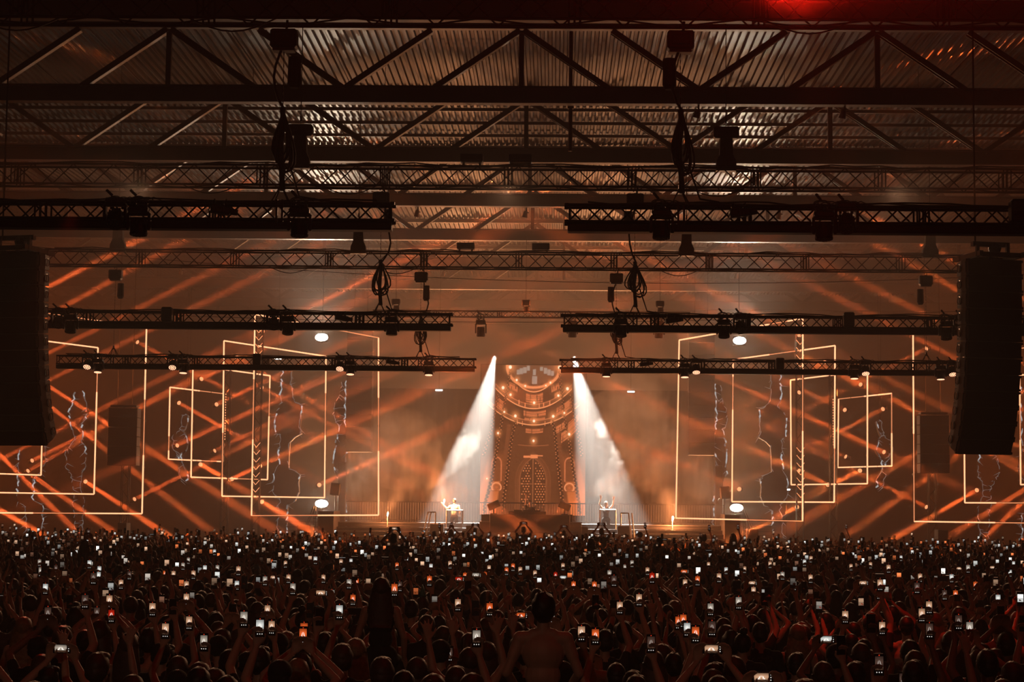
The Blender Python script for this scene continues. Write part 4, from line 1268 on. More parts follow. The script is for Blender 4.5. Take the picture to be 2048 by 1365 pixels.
tl, br = at(U0, V0, SY), at(U1, V1, SY)
t = empty('led_screen', ((tl.x + br.x) / 2, SY, 0), 0, 'tall LED screen behind the DJ showing a lamplit round tower with chains and arched door', 'screen')
xs = np.linspace(tl.x, br.x, SW + 1) - t.location.x
zz = np.linspace(tl.z, br.z, SH + 1)
X, Z = np.meshgrid(xs, zz)
verts = np.stack([X.ravel(), np.zeros(X.size), Z.ravel()], 1)
idx = np.arange((SW + 1) * (SH + 1)).reshape(SH + 1, SW + 1)
q = np.stack([idx[1:, :-1], idx[1:, 1:], idx[:-1, 1:], idx[:-1, :-1]], -1).reshape(-1, 4)
def grid_mesh(name, verts, quads, m, cols, per='CORNER'):
    me = bpy.data.meshes.new(name)
    me.vertices.add(len(verts)); me.vertices.foreach_set('co', verts.astype(np.float32).ravel())
    me.loops.add(len(quads) * 4); me.loops.foreach_set('vertex_index', quads.astype(np.int32).ravel())
    me.polygons.add(len(quads)); me.polygons.foreach_set('loop_start', np.arange(len(quads), dtype=np.int32) * 4)
    me.update(calc_edges=True)
    me.materials.append(m)
    ca = me.color_attributes.new('Col', 'FLOAT_COLOR', 'CORNER')
    c4 = np.ones((len(quads) * 4, 4), np.float32)
    c4[:, :3] = np.repeat(cols, 4, 0)
    ca.data.foreach_set('color', c4.ravel())
    return me
link_mesh('picture', grid_mesh('picture', verts, q, M['screen'], img.reshape(-1, 3) * 1.9), t)
h_ = tl.z - br.z
MB().use(BM).box((0, 0.12, (tl.z + br.z) / 2), (br.x - tl.x + 0.1, 0.2, h_ + 0.1)).build('cabinet', parent=t)
fr = MB().use(BM)
for s in (-1, 1): fr.box((s * (br.x - tl.x) / 2 * .9, 0.5, tl.z / 2), (0.2, 0.3, tl.z))
fr.build('support_leg', parent=t)

# ---------------------------------------------------------------- people
# a person is built from tapered limbs fused into one continuous skin, then coloured by region
def limb_rows(mb, caps):
    for c in caps:
        if c[0] == 'b':
            mb.ball(c[2], c[3], 14, 10, c[4] if len(c) > 4 else None)
        else:
            _, _, p0, r0, p1, r1 = c
            mb.cyl(p0, p1, r0, r1, 12)
            mb.ball(p0, r0 * 1.0, 12, 8); mb.ball(p1, r1 * 1.0, 12, 8)

def hand(caps, wrist, up, out, side, grip):
    """palm and five fingers; up = direction of the hand, out = palm normal, side = towards the thumb."""
    up, out, side = Vector(up).normalized(), Vector(out).normalized(), Vector(side).normalized()
    w = Vector(wrist)
    pc = w + up * 0.05
    for k in (-1, -.33, .33, 1):
        caps.append(('c', 'skin', w + up * .01 + side * (0.014 * k), 0.016, w + up * 0.085 + side * (0.026 * k), 0.013))
    lens = (0.062, 0.074, 0.070, 0.055)
    for k in range(4):
        s = side * (0.030 - 0.020 * k)
        spread = side * (0.012 - 0.008 * k) * (0.3 if grip else 1.0)
        b = w + up * 0.088 + s
        m = b + up * lens[k] * .55 + spread + out * (0.018 if grip else 0.006)
        e = m + up * lens[k] * (.30 if grip else .5) + spread + out * (0.030 if grip else 0.012)
        caps.append(('c', 'skin', b, 0.0105, m, 0.0098)); caps.append(('c', 'skin', m, 0.0098, e, 0.0085))
    tb = w + up * 0.025 + side * 0.030
    tm = tb + up * 0.035 + side * 0.030 + out * 0.006
    te = tm + up * 0.035 + side * (0.0 if grip else 0.016) + out * 0.012
    caps.append(('c', 'skin', tb, 0.014, tm, 0.012)); caps.append(('c', 'skin', tm, 0.012, te, 0.0095))

def person_caps(build='m', arms='right', top='tee', seated=False, head_yaw=0.0, bare=False):
    g = 1.0 if build == 'm' else 0.90
    sw = 0.185 * (1.0 if build == 'm' else 0.86)
    hw = 0.095 if build == 'm' else 0.105
    C = []
    torso = 'shirt' if not bare else 'skin'
    # legs
    for s in (-1, 1):
        if seated:
            hip = Vector((s * hw, 0, 0.90)); knee = Vector((s * (hw + 0.10), 0.36, 0.84)); ank = Vector((s * (hw + 0.07), 0.40, 0.44)); toe = ank + Vector((0.0, 0.13, -0.06))
        else:
            hip = Vector((s * hw, 0, 0.92)); knee = Vector((s * (hw + 0.015), 0.02, 0.50)); ank = Vector((s * (hw + 0.02), -0.02, 0.09)); toe = ank + Vector((s * 0.02, 0.15, -0.05))
        C.append(('c', 'trousers', hip, 0.092, knee, 0.062)); C.append(('c', 'trousers', knee, 0.062, ank, 0.045))
        C.append(('c', 'shoe', ank, 0.042, toe, 0.034))
    C.append(('b', 'trousers', (0, 0, 0.95), (hw + 0.082, 0.112, 0.12)))
    C.append(('b', torso, (0, -.005, 1.12), (0.135 * g + .01, 0.098 * g, 0.14)))
    C.append(('b', torso, (0, -0.005, 1.30), (sw - 0.012, 0.112 * g, 0.17)))
    C.append(('c', torso, (-sw + 0.03, 0, 1.415), 0.058 * g, (sw - 0.03, 0, 1.415), 0.058 * g))
    C.append(('c', torso if top == 'tee' and not bare else 'skin', (-0.08, -.01, 1.45), 0.045 * g, (0.08, -.01, 1.45), 0.045 * g))
    if build == 'f': C.append(('b', torso, (0, 0.065, 1.30), (0.125, 0.075, 0.07)))
    C.append(('c', 'skin', (0, -0.005, 1.44), 0.056 * g, (0, 0.012, 1.56), 0.050 * g))
    # head with brow, nose, chin, ears and eyes, facing +Y turned by head_yaw
    R = Matrix.Rotation(head_yaw, 3, 'Z')
    hc = Vector((0, 0.022, 1.64))
    def H(x, y, z): return hc + R @ Vector((x, y, z))
    C.append(('b', 'skin', hc + Vector((0, -0.01, 0.02)), (0.078, 0.096, 0.098)))
    C.append(('b', 'skin', H(0, 0.03, -0.045), (0.056, 0.064, 0.070), (0, 0, head_yaw)))
    C.append(('c', 'skin', H(0, 0.088, 0.0), 0.010, H(0, 0.112, -0.028), 0.013))
    C.append(('c', 'skin', H(-0.035, 0.080, 0.022), 0.012, H(0.035, 0.080, 0.022), 0.012))
    C.append(('c', 'skin', H(-0.018, 0.088, -0.058), 0.009, H(0.018, 0.088, -0.058), 0.009))
    C.append(('b', 'skin', H(0, 0.075, -0.092), (0.022, 0.020, 0.018)))
    for s in (-1, 1):
        C.append(('b', 'skin', H(s * 0.080, -0.005, -0.005), (0.012, 0.022, 0.032), (0, 0, head_yaw)))
        C.append(('b', 'eye', H(s * 0.030, 0.086, 0.004), (0.014, 0.010, 0.008)))
    # arms
    phone = None
    sl = 'shirt' if (top == 'tee' and not bare) else 'skin'
    def arm(s, el, wr, hup, hout, grip):
        sh = Vector((s * sw, 0, 1.41)); el = Vector(el); wr = Vector(wr)
        C.append(('b', torso if not (top == 'vest') else 'skin', sh, (0.060 * g, 0.060 * g, 0.062 * g)))
        mid = sh.lerp(el, 0.5)
        C.append(('c', sl, sh, 0.056 * g, mid, 0.050 * g)); C.append(('c', 'skin', mid, 0.043 * g, el, 0.039 * g))
        C.append(('c', 'skin', el, 0.040 * g, el.lerp(wr, .35), 0.038 * g)); C.append(('c', 'skin', el.lerp(wr, .35), 0.038 * g, wr, 0.025 * g))
        hand(C, wr, hup, hout, (-s, 0, 0), grip)
    if arms in ('right', 'left'):
        s = 1 if arms == 'right' else -1
        arm(s, (s * 0.27, 0.12, 1.60), (s * 0.20, 0.20, 1.84), (-0.05 * s, 0.02, 1), (0, -1, 0), True)
        arm(-s, (-s * 0.25, -0.02, 1.14), (-s * 0.24, 0.10, 0.92), (0, 0.2, -1), (s, 0, 0), False)
        phone = (s * 0.175, 0.185, 1.985, 'P')
    elif arms == 'high':
        arm(1, (0.24, 0.10, 1.66), (0.16, 0.16, 1.93), (-0.05, 0.02, 1), (0, -1, 0), True)
        arm(-1, (-0.25, 0.0, 1.14), (-0.2, 0.16, 0.98), (0.3, 0.5, -1), (1, 0, 0), False)
        phone = (0.14, 0.145, 2.08, 'P')
    elif arms == 'both':
        for s in (-1, 1): arm(s, (s * 0.30, 0.14, 1.58), (s * 0.075, 0.28, 1.78), (-0.25 * s, 0.02, 1), (-.3 * s, -1, 0), True)
        phone = (0, 0.285, 1.93, 'P')
    elif arms == 'wide':
        for s in (-1, 1): arm(s, (s * 0.30, 0.14, 1.58), (s * 0.12, 0.28, 1.80), (-0.1 * s, 0.02, 1), (-.6 * s, -1, 0), True)
        phone = (0, 0.275, 1.90, 'L')
    elif arms == 'front':
        for s in (-1, 1): arm(s, (s * 0.26, 0.14, 1.22), (s * 0.10, 0.34, 1.44), (-0.2 * s, 0.1, 1), (-.3 * s, -1, 0), True)
        phone = (0, 0.35, 1.60, 'P')
    elif arms == 'down':
        for s in (-1, 1): arm(s, (s * 0.25, -0.01, 1.13), (s * 0.25, 0.08, 0.90), (0, 0.2, -1), (-s, 0, 0), False)
    elif arms == 'cheer':
        arm(1, (0.30, 0.02, 1.62), (0.24, 0.06, 1.88), (0.1, 0, 1), (0, 1, 0), False)
        arm(-1, (-0.30, 0.05, 1.58), (-0.34, 0.10, 1.83), (-0.1, 0, 1), (0, 1, 0), False)
    elif arms == 'hips':
        for s in (-1, 1): arm(s, (s * 0.29, -0.02, 1.14), (s * 0.20, 0.20, 0.99), (-s * .3, 1, -.2), (-s, 0, 0), False)
    elif arms == 'flare':
        arm(-1, (-0.34, 0.05, 1.30), (-0.50, 0.05, 1.46), (-.6, 0, 1), (0, -1, 0), True)
        arm(1, (0.25, 0.0, 1.14), (0.24, 0.15, 1.0), (0, 0.8, -.3), (-1, 0, 0), False)
    elif arms == 'dj':
        arm(1, (0.20, 0.05, 1.66), (0.16, 0.03, 1.92), (0.35, 0, 1), (0, 1, 0), False)
        arm(-1, (-0.26, -0.02, 1.16), (-0.24, -0.28, 1.08), (0, -1, -.2), (1, 0, 0), False)
    return C, phone

def fuse(name, C, voxel, smooth_it, mats, ratio=None):
    mb = MB()
    limb_rows(mb, C)
    me = mb.mesh(name + '_raw')
    o = bpy.data.objects.new(name + '_raw', me)
    col.objects.link(o)
    r = o.modifiers.new('r', 'REMESH'); r.mode = 'VOXEL'; r.voxel_size = voxel
    s = o.modifiers.new('s', 'SMOOTH'); s.iterations = smooth_it; s.factor = 0.5
    if ratio:
        d = o.modifiers.new('d', 'DECIMATE'); d.ratio = ratio
    dg = bpy.context.evaluated_depsgraph_get()
    ev = o.evaluated_get(dg)
    out = bpy.data.meshes.new_from_object(ev)
    out.name = name
    bpy.data.objects.remove(o)
    # colour by nearest limb
    n = len(out.polygons)
    cen = np.empty(n * 3, np.float32); out.polygons.foreach_get('center', cen); cen = cen.reshape(-1, 3)
    best = np.full(n, 1e9); reg = np.zeros(n, np.int32)
    names = list(mats.keys())
    for c in C:
        k = names.index(c[1])
        if c[0] == 'b':
            p = np.array(c[2], float); rr = np.array(c[3], float)
            d = (np.linalg.norm((cen - p) / rr, axis=1) - 1) * rr.min()
        else:
            a, b = np.array(c[2], float), np.array(c[4], float)
            ab = b - a
            tt = np.clip(((cen - a) @ ab) / max(1e-9, ab @ ab), 0, 1)
            d = np.linalg.norm(cen - (a + tt[:, None] * ab), axis=1) - (c[3] + (c[5] - c[3]) * tt)
        m = d < best
        best[m] = d[m]; reg[m] = k
    for k in names: out.materials.append(mats[k])
    out.polygons.foreach_set('material_index', reg)
    out.polygons.foreach_set('use_smooth', np.ones(n, bool))
    out.update()
    return out

MATS = {'skin': M['skin'], 'shirt': M['cloth_black'], 'trousers': M['trousers'], 'shoe': M['black_plastic'], 'eye': M['eye']}
VAR = {}
def variant(key, **kw):
    C, ph = person_caps(**kw)
    VAR[key] = (fuse('body_' + key, C, 0.0098, 3, MATS), ph, C)
    return VAR[key]
for b_ in ('m', 'f'):
    tp = 'tee' if b_ == 'm' else 'vest'
    for a_ in ('right', 'left', 'both', 'down'):
        variant(b_ + '_' + a_, build=b_, arms=a_, top=tp)
variant('m_high', build='m', arms='high', top='tee')
variant('f_wide', build='f', arms='wide', top='vest')
variant('m_wide', build='m', arms='wide', top='tee', head_yaw=0.15)
variant('m_front', build='m', arms='front', top='tee', head_yaw=-0.5)
variant('f_cheer', build='f', arms='cheer', top='vest', head_yaw=0.6)
variant('m_hips', build='m', arms='hips', top='tee', head_yaw=-1.2)

# hair and hats, drawn around the head centre at (0, 0.02, 1.65)
def hair_mesh(kind):
    mb = MB()
    if kind in ('short', 'short_brown', 'buzz', 'curly'):
        k = {'short': 1.0, 'short_brown': 1.03, 'buzz': 0.95, 'curly': 1.12}[kind]
        mb.ball((0, 0.0, 1.668), (0.088 * k, 0.106 * k, 0.104 * k), 20, 14)
        mb.ball((0, -0.035, 1.635), (0.080 * k, 0.072 * k, 0.085 * k), 16, 10)
        if kind != 'buzz': mb.ball((0.02, 0.05, 1.735), (0.055, 0.06, 0.04), 12, 8)
    elif kind in ('long', 'long_blonde'):
        mb.ball((0, -0.005, 1.662), (0.094, 0.112, 0.108), 18, 12)
        vs = []; rings = 9; seg = 16
        for i in range(rings):
            u = i / (rings - 1)
            z = 1.66 - u * 0.42; w = 0.100 + 0.035 * math.sin(u * 2.6); d = 0.075 - 0.035 * u
            for s in range(seg):
                a = 2 * PI * s / seg
                vs.append((w * math.cos(a), -0.035 - 0.055 * u * (1 if u < .6 else .9) + d * math.sin(a) + (0.02 if u < .2 else 0), z))
        fs = [tuple(range(seg))]
        for i in range(rings - 1):
            for s in range(seg): fs.append((i * seg + s, i * seg + (s + 1) % seg, (i + 1) * seg + (s + 1) % seg, (i + 1) * seg + s))
        fs.append(tuple(range((rings - 1) * seg, rings * seg))[::-1])
        mb.add(vs, fs)
    elif kind == 'pony':
        mb.ball((0, -0.002, 1.665), (0.087, 0.103, 0.102), 18, 12)
        mb.tube([(0, -0.085, 1.72), (0, -0.135, 1.72), (0, -0.155, 1.64), (0, -0.14, 1.54), (0, -0.12, 1.42)], [0.018, 0.034, 0.038, 0.030, 0.010], 10)
    elif kind == 'bun':
        mb.ball((0, -0.002, 1.665), (0.087, 0.103, 0.102), 18, 12); mb.ball((0, -0.06, 1.785), (0.042, 0.042, 0.040), 12, 8)
    elif kind == 'cap':
        mb.ball((0, 0.0, 1.665), (0.092, 0.110, 0.090), 20, 12); mb.box((0, 0.135, 1.68), (0.13, 0.10, 0.014), bev=0.006); mb.ball((0, -0.03, 1.62), (0.083, 0.08, 0.07), 14, 8)
    me = mb.mesh('hair', True)
    rs = random.Random(len(kind))
    for v in me.vertices:
        n_ = noise.noise(v.co * (55 if kind == 'curly' else 24)) + 0.6 * noise.noise(v.co * Vector((90, 90, 20)))
        v.co += (v.co - Vector((0, 0, 1.64))).normalized() * n_ * (0.015 if kind == 'curly' else 0.009)
    me.materials.append({'short': M['hair_dark'], 'short_brown': M['hair_brown'], 'buzz': M['hair_dark'], 'curly': M['hair_dark'], 'long': M['hair_brown'], 'long_blonde': M['hair_blonde'], 'pony': M['hair_brown'], 'bun': M['hair_dark'], 'cap': M['cloth_black']}[kind])
    return me
HAIR = {k: hair_mesh(k) for k in ('short', 'short_brown', 'buzz', 'curly', 'long', 'long_blonde', 'pony', 'bun', 'cap')}
HAIRW = {'short': 'short dark hair', 'short_brown': 'short brown hair', 'buzz': 'cropped dark hair', 'curly': 'curly dark hair', 'long': 'long brown hair', 'long_blonde': 'long blonde hair', 'pony': 'a brown ponytail', 'bun': 'a dark bun', 'cap': 'a dark cap'}
ARMW = {'right': 'holding a phone up in the right hand', 'left': 'holding a phone up in the left hand', 'both': 'holding a phone up with both hands', 'down': 'with arms lowered', 'high': 'stretching a phone high overhead',
        'wide': 'holding a phone sideways overhead', 'front': 'filming with a phone before the face', 'cheer': 'with both arms raised', 'hips': 'with hands on hips turning aside'}
hatm = MB().use(M['hat_green']).cyl((0, 0.0, 1.735), (0, -0.01, 1.93), 0.062, 0.004, 14).mesh('party_hat', True)
glassm = MB().use(M['phone_body']).tube([(0.095 * math.cos(a), 0.02 + 0.115 * math.sin(a), 1.735 + 0.03 * math.sin(a)) for a in np.linspace(-0.3, PI + .3, 12)], 0.009, 5).mesh('sunglasses')
SHIRTS = [('black', M['cloth_black'], 6), ('grey', M['cloth_grey'], 3), ('navy', M['cloth_navy'], 2), ('white', M['cloth_white'], 0.35), ('tan', M['cloth_tan'], 0.4)]

def set_slot(o, i, m):
    o.material_slots[i].link = 'OBJECT'
    o.material_slots[i].material = m

def person(key, loc, rz, hair, shirt, dark_skin=False, scale=1.0, label=None, group='concert crowd', hat=None):
    o = link_mesh('person', VAR[key][0], None, loc, (0, 0, rz), (scale,) * 3)
    sm = {n: m for n, m, _ in SHIRTS}[shirt]
    if sm is not M['cloth_black']: set_slot(o, 1, sm)
    if dark_skin: set_slot(o, 0, M['skin_dark'])
    link_mesh('hair', HAIR[hair], o)
    if hat == 'party': link_mesh('party_hat', hatm, o)['label'] = 'pointed green party hat'
    if hat == 'shades': link_mesh('sunglasses', glassm, o)['label'] = 'sunglasses pushed up on the head'
    tag(o, label, 'person', group)
    return o

# ---- phones
def phone_pic(v):
    """tiny live preview: two pale beams over a lit stage, dark roof above and dark crowd below, on a 12 x 20 grid"""
    W, H_ = 12, 20
    im = np.zeros((H_, W, 3))
    bgs = {'pale': (150, 138, 125), 'orange': (205, 85, 35), 'white': (190, 190, 185), 'beige': (185, 140, 108), 'dim': (70, 50, 42), 'red': (170, 30, 12)}
    bg = s2l(bgs[v])
    for j in range(H_):
        for i in range(W):
            y = j / (H_ - 1); x = (i - 5.5) / 5.5
            c = bg * (0.35 + 0.75 * math.exp(-((y - .42) / .30) ** 2)) * (1 - .25 * abs(x))
            if 0.30 < y < 0.72:
                for s in (-1, 1):
                    w_ = math.exp(-((x - s * (0.14 + 0.75 * (y - 0.30))) / (0.07 + .2 * (y - .3))) ** 2) * (.9 if v != 'dim' else .3)
                    c = c * (1 - w_) + s2l((255, 246, 235)) * w_
            if y > 0.74: c = s2l((40, 26, 18)) * (1.2 if (i * 7 + j * 3) % 5 else 3.5)
            im[j, i] = c
    return im
def screen_meshes(land):
    w, h = (0.145, 0.066) if land else (0.066, 0.145)
    out = {}
    for v in ('pale', 'orange', 'white', 'beige', 'dim', 'red'):
        im = phone_pic(v)
        W, H_ = 12, 20
        if land: X = np.linspace(-w / 2 + .012, w / 2 - .03, W + 1); Z = np.linspace(h / 2 - .003, -h / 2 + .003, H_ + 1)
        else: X = np.linspace(-w / 2 + .003, w / 2 - .003, W + 1); Z = np.linspace(h / 2 - .016, -h / 2 + .034, H_ + 1)
        XX, ZZ = np.meshgrid(X, Z)
        vt = np.stack([XX.ravel(), np.full(XX.size, -0.0052), ZZ.ravel()], 1)
        ix = np.arange((W + 1) * (H_ + 1)).reshape(H_ + 1, W + 1)
        qd = np.stack([ix[1:, :-1], ix[1:, 1:], ix[:-1, 1:], ix[:-1, :-1]], -1).reshape(-1, 4)
        cl = im.reshape(-1, 3) * 1.35
        # small camera-app icons
        ic = [(-.018, -.054), (0, -.054), (.018, -.054), (0, .0645)] if not land else [(w / 2 - .014, .018), (w / 2 - .014, 0), (w / 2 - .014, -.018)]
        base = len(vt)
        extra = []; eq = []
        for q, (cx, cz) in enumerate(ic):
            s = .0035
            extra += [(cx - s, -.0052, cz - s), (cx + s, -.0052, cz - s), (cx + s, -.0052, cz + s), (cx - s, -.0052, cz + s)]
            eq.append([base + q * 4 + t_ for t_ in range(4)])
        vt = np.vstack([vt, np.array(extra)]); qd = np.vstack([qd, np.array(eq)])
        ec = np.array([s2l((230, 225, 215)) if q != (3 if not land else 9) else s2l((230, 60, 30)) for q in range(len(ic))])
        out[v] = grid_mesh('screen', vt, qd, M['phone_screen'], np.vstack([cl, ec]))
    body = MB().use(M['phone_body']).box((0, 0, 0), (w + .008, 0.009, h + .008), bev=0.0035).box((w * .25, 0.006, h * .38) if not land else (-w * .38, 0.006, h * .25), (0.028, 0.004, 0.028)).mesh('phone_body')
    return out, body
SCR_P, PB_P = screen_meshes(False)
SCR_L, PB_L = screen_meshes(True)
def phone(loc, rz, kind, pic, label, tilt=0.0, roll=0.0, scale=1.0, on=True):
    o = link_mesh('phone', PB_P if kind == 'P' else PB_L, None, loc, (tilt, roll, rz), (scale,) * 3)
    if on: link_mesh('screen', (SCR_P if kind == 'P' else SCR_L)[pic], o)
    tag(o, label, 'phone', 'phones held up in the crowd')
    return o

# ---------------------------------------------------------------- the crowd
# phones that show clearly in the photograph: pixel, orientation, picture
PH = [
 (91,1178,'P','white'),(82,1144,'P','pale'),(79,1126,'P','pale'),(179,1129,'P','white'),(199,1141,'P','white'),(197,1153,'P','white'),(187,1157,'P','dim'),(377,1122,'P','pale'),(366,1133,'P','pale'),
 (410,1139,'P','white'),(435,1138,'P','pale'),(387,1150,'P','beige'),(373,1172,'P','beige'),(373,1199,'P','beige'),(474,1171,'P','white'),(477,1142,'P','beige'),(488,1238,'P','pale'),(219,1203,'P','beige'),
 (305,1219,'P','beige'),(194,1227,'P','dim'),(223,1232,'P','red'),(331,1261,'P','beige'),(124,1298,'L','pale'),(170,1203,'P','dim'),(96,1228,'P','dim'),(347,1150,'P','beige'),(330,1149,'P','orange'),(259,1151,'P','dim'),
 (242,1169,'P','beige'),(112,1138,'P','dim'),(127,1138,'P','dim'),(429,1105,'P','white'),
 (530,1162,'P','pale'),(549,1156,'L','beige'),(577,1158,'P','beige'),(586,1178,'P','pale'),(643,1187,'L','beige'),(664,1190,'P','pale'),(647,1158,'P','beige'),(698,1168,'P','pale'),(713,1166,'P','orange'),
 (706,1200,'P','orange'),(679,1224,'P','white'),(535,1222,'P','beige'),(520,1255,'P','white'),(608,1261,'P','orange'),(799,1173,'P','dim'),(818,1148,'P','beige'),(794,1133,'P','orange'),
 (859,1162,'P','orange'),(862,1135,'P','white'),(900,1130,'P','beige'),(919,1159,'L','red'),(930,1154,'P','orange'),(953,1151,'L','pale'),(970,1152,'P','orange'),(978,1138,'P','beige'),(1013,1143,'P','orange'),
 (953,1276,'P','pale'),(702,1124,'P','white'),(682,1126,'P','beige'),(631,1121,'P','white'),(813,1121,'P','white'),(571,1129,'P','beige'),(544,1126,'P','orange'),
 (1070,1149,'P','beige'),(1127,1156,'L','white'),(1111,1152,'P','red'),(1142,1150,'P','pale'),(1145,1136,'P','white'),(1126,1134,'P','beige'),(1147,1172,'P','orange'),(1189,1173,'P','orange'),
 (1219,1200,'P','beige'),(1278,1200,'P','beige'),(1042,1232,'L','orange'),(1228,1162,'P','dim'),(1370,1168,'P','beige'),(1395,1162,'P','orange'),(1438,1156,'P','beige'),(1417,1131,'P','beige'),
 (1452,1142,'P','white'),(1505,1167,'L','beige'),(1507,1183,'P','beige'),(1477,1206,'P','pale'),(1421,1219,'P','pale'),(1374,1259,'P','white'),(1424,1257,'P','dim'),(1302,1288,'P','dim'),(1425,1299,'L','beige'),
 (1525,1356,'L','beige'),(1250,1136,'P','pale'),(1264,1128,'P','pale'),(1295,1143,'P','beige'),(1304,1156,'P','red'),(1314,1152,'P','pale'),(1219,1149,'P','pale'),(1026,1135,'P','orange'),(1369,1144,'L','orange'),(1489,1140,'P','beige'),
 (1588,1172,'P','pale'),(1565,1152,'P','pale'),(1621,1158,'P','beige'),(1758,1189,'P','pale'),(1760,1170,'P','beige'),(1840,1156,'P','beige'),(1858,1215,'P','beige'),(1727,1167,'L','beige'),(1903,1157,'P','white'),
 (2020,1147,'P','white'),(1996,1199,'P','white'),(1654,1280,'L','white'),(1758,1330,'P','dim'),(1540,1130,'P','beige'),(1702,1135,'P','beige'),(1777,1138,'P','beige'),(1741,1131,'P','beige'),(1919,1138,'L','beige'),
 (1936,1138,'P','pale'),(1986,1136,'L','beige'),(2027,1129,'P','white'),(1745,1102,'P','dim'),(1760,1114,'P','beige'),(1802,1117,'P','white'),(1604,1121,'P','white'),(1609,1126,'P','white'),(1834,1176,'P','dim'),
 (1889,1190,'P','dim'),(1911,1190,'P','orange'),(1951,1172,'P','orange'),(1622,1119,'P','beige'),
]
rc = random.Random(21)
people = []      # (x, y) of everyone
CLEAR = []       # open gaps in front of figures seen down to the waist: x, y, half width, length
def near(x, y, d):
    for a, b, w_, l_ in CLEAR:
        if b - l_ < y < b - 0.05 and abs(x - (1.2 + (a - 1.2) * y / b)) < w_: return True
    for a, b in people:
        if (a - x) ** 2 + ((b - y) * 1.0) ** 2 < d * d: return True
    return False

def where(px, py):
    """plain words for a place in the picture, by things one can find there"""
    cols = [(130, 'below the left line array'), (330, 'below the left outer frames'), (520, 'below the smallest left frame'), (680, 'below the left blinders'), (860, 'below the left steps'),
            (1000, 'below the left white beam'), (1120, 'below the DJ riser'), (1270, 'below the right white beam'), (1450, 'below the right steps'), (1640, 'below the right blinders'), (1820, 'below the smallest right frame'), (2100, 'below the right line array')]
    return next((w for x, w in cols if px < x), cols[-1][1])

used = {}
def uniq(lb, px, py):
    """adds the place, then what row it stands in, until the words single the person out"""
    base = f'{lb} {where(px, py)}'
    used[base] = used.get(base, 0) + 1
    return base

def proj(p):
    v = CAM_M.inverted() @ Vector(p)
    return 1024 + v.x / -v.z * F_PX, 682.5 - v.y / -v.z * F_PX

RECS = []   # things placed in the crowd, labelled at the end
def add_person(key, x, y, rz, hair, shirt, dark, s, hat=None, pic=None, ptilt=0.0, on=True, land=None):
    o = person(key, (x, y, 0), rz, hair, shirt, dark, s, None, 'concert crowd', hat)
    ph = VAR[key][1]
    u, v = proj((x, y, 1.68 * s))
    RECS.append((o, 'person', key, hair, shirt, hat, u, v, dark))
    if ph is not None:
        R = Matrix.Rotation(rz, 3, 'Z')
        q = Vector((x, y, 0)) + R @ (Vector(ph[:3]) * s)
        po = phone(q, rz, ph[3], pic or 'beige', None, ptilt, 0.0, 1.0, on)
        u2, v2 = proj(q)
        RECS.append((po, 'phone', ph[3], pic if on else 'off', None, None, u2, v2, None))
    people.append((x, y))
    return o

def rnd_look(fem):
    hair = rc.choice(['long', 'long', 'long_blonde', 'pony', 'bun', 'long']) if fem else rc.choice(['short', 'short', 'short_brown', 'buzz', 'curly', 'short', 'cap'])
    shirt = rc.choices([s[0] for s in SHIRTS], [s[2] for s in SHIRTS])[0]
    return hair, shirt

# people reserved by hand: on shoulders and distinctive figures
SPECIAL_SPOTS = []
def reserve(px, py, z):
    p = at_z(px, py, z)
    people.append((p.x, p.y)); return p

# --- woman on shoulders and man on shoulders, each carried by a person
def fuse_special(key, seated=True, **kw):
    C, ph = person_caps(seated=seated, **kw)
    VAR[key] = (fuse('body_' + key, C, 0.0098, 3, MATS), ph, C)
fuse_special('sit_f_right', build='f', arms='right', top='vest')
fuse_special('sit_f_both', build='f', arms='both', top='vest')
fuse_special('sit_m_bare', build='m', arms='hips', top='vest', bare=True)
fuse_special('sit_m_wide', build='m', arms='wide', top='tee')
fuse_special('sit_f_down', build='f', arms='down', top='vest')
fuse_special('m_flare', seated=False, build='m', arms='flare', top='tee', head_yaw=0.4)
fuse_special('m_dj', seated=False, build='m', arms='dj', top='tee')

def on_shoulders(key, px, py_top, Y, hair, shirt, lab, rz=0.0, s=1.0, pic=None, dark=False):
    """py_top: pixel of the head top at depth Y"""
    p = at(px, py_top, Y)
    zf = p.z - 1.755 * s       # model origin height so the head top meets the photo
    o = person(key, (p.x, Y, zf), rz, hair, shirt, dark, s, lab, 'people sitting on shoulders')
    o['label'] = lab
    people.append((p.x, Y))
    if Y < 25: CLEAR.append((p.x, Y, .4, 3.0))
    # the carrier: head between the sitter's legs
    carrier_s = (zf + 0.88 * s) / 1.44
    c = person('m_down', (p.x, Y + 0.10, 0), rz, 'short', 'black', False, min(1.1, carrier_s), None, 'people carrying others')
    c['label'] = 'carrier of the ' + lab.split(' sitting')[0]
    ph = VAR[key][1]
    if ph:
        q = Vector((p.x, Y, zf)) + Matrix.Rotation(rz, 3, 'Z') @ (Vector(ph[:3]) * s)
        po = phone(q, rz, ph[3], pic or 'dim', 'phone of the ' + lab.split(' sitting')[0])
    return o
on_shoulders('sit_f_down', 763, 1158, 19.5, 'long', 'black', 'long-haired woman in a black top sitting on shoulders near the centre', s=0.96)
q = at(789, 1180, 19.2); phone(q, 0, 'P', 'orange', 'phone with orange screen beside the long-haired woman on shoulders')
o = on_shoulders('sit_m_bare', 1087, 1192, 15.6, 'curly', 'black', 'shirtless broad-shouldered man sitting high at the front of the crowd', s=1.02)
on_shoulders('sit_f_both', 170, 1082, 40, 'long', 'black', 'long-haired woman sitting high on shoulders at the left with phone raised', s=1.0, pic='dim')
on_shoulders('sit_m_wide', 787, 1070, 47, 'curly', 'black', 'curly-haired man in black sitting on shoulders left of the stage steps', s=1.0, pic='beige')
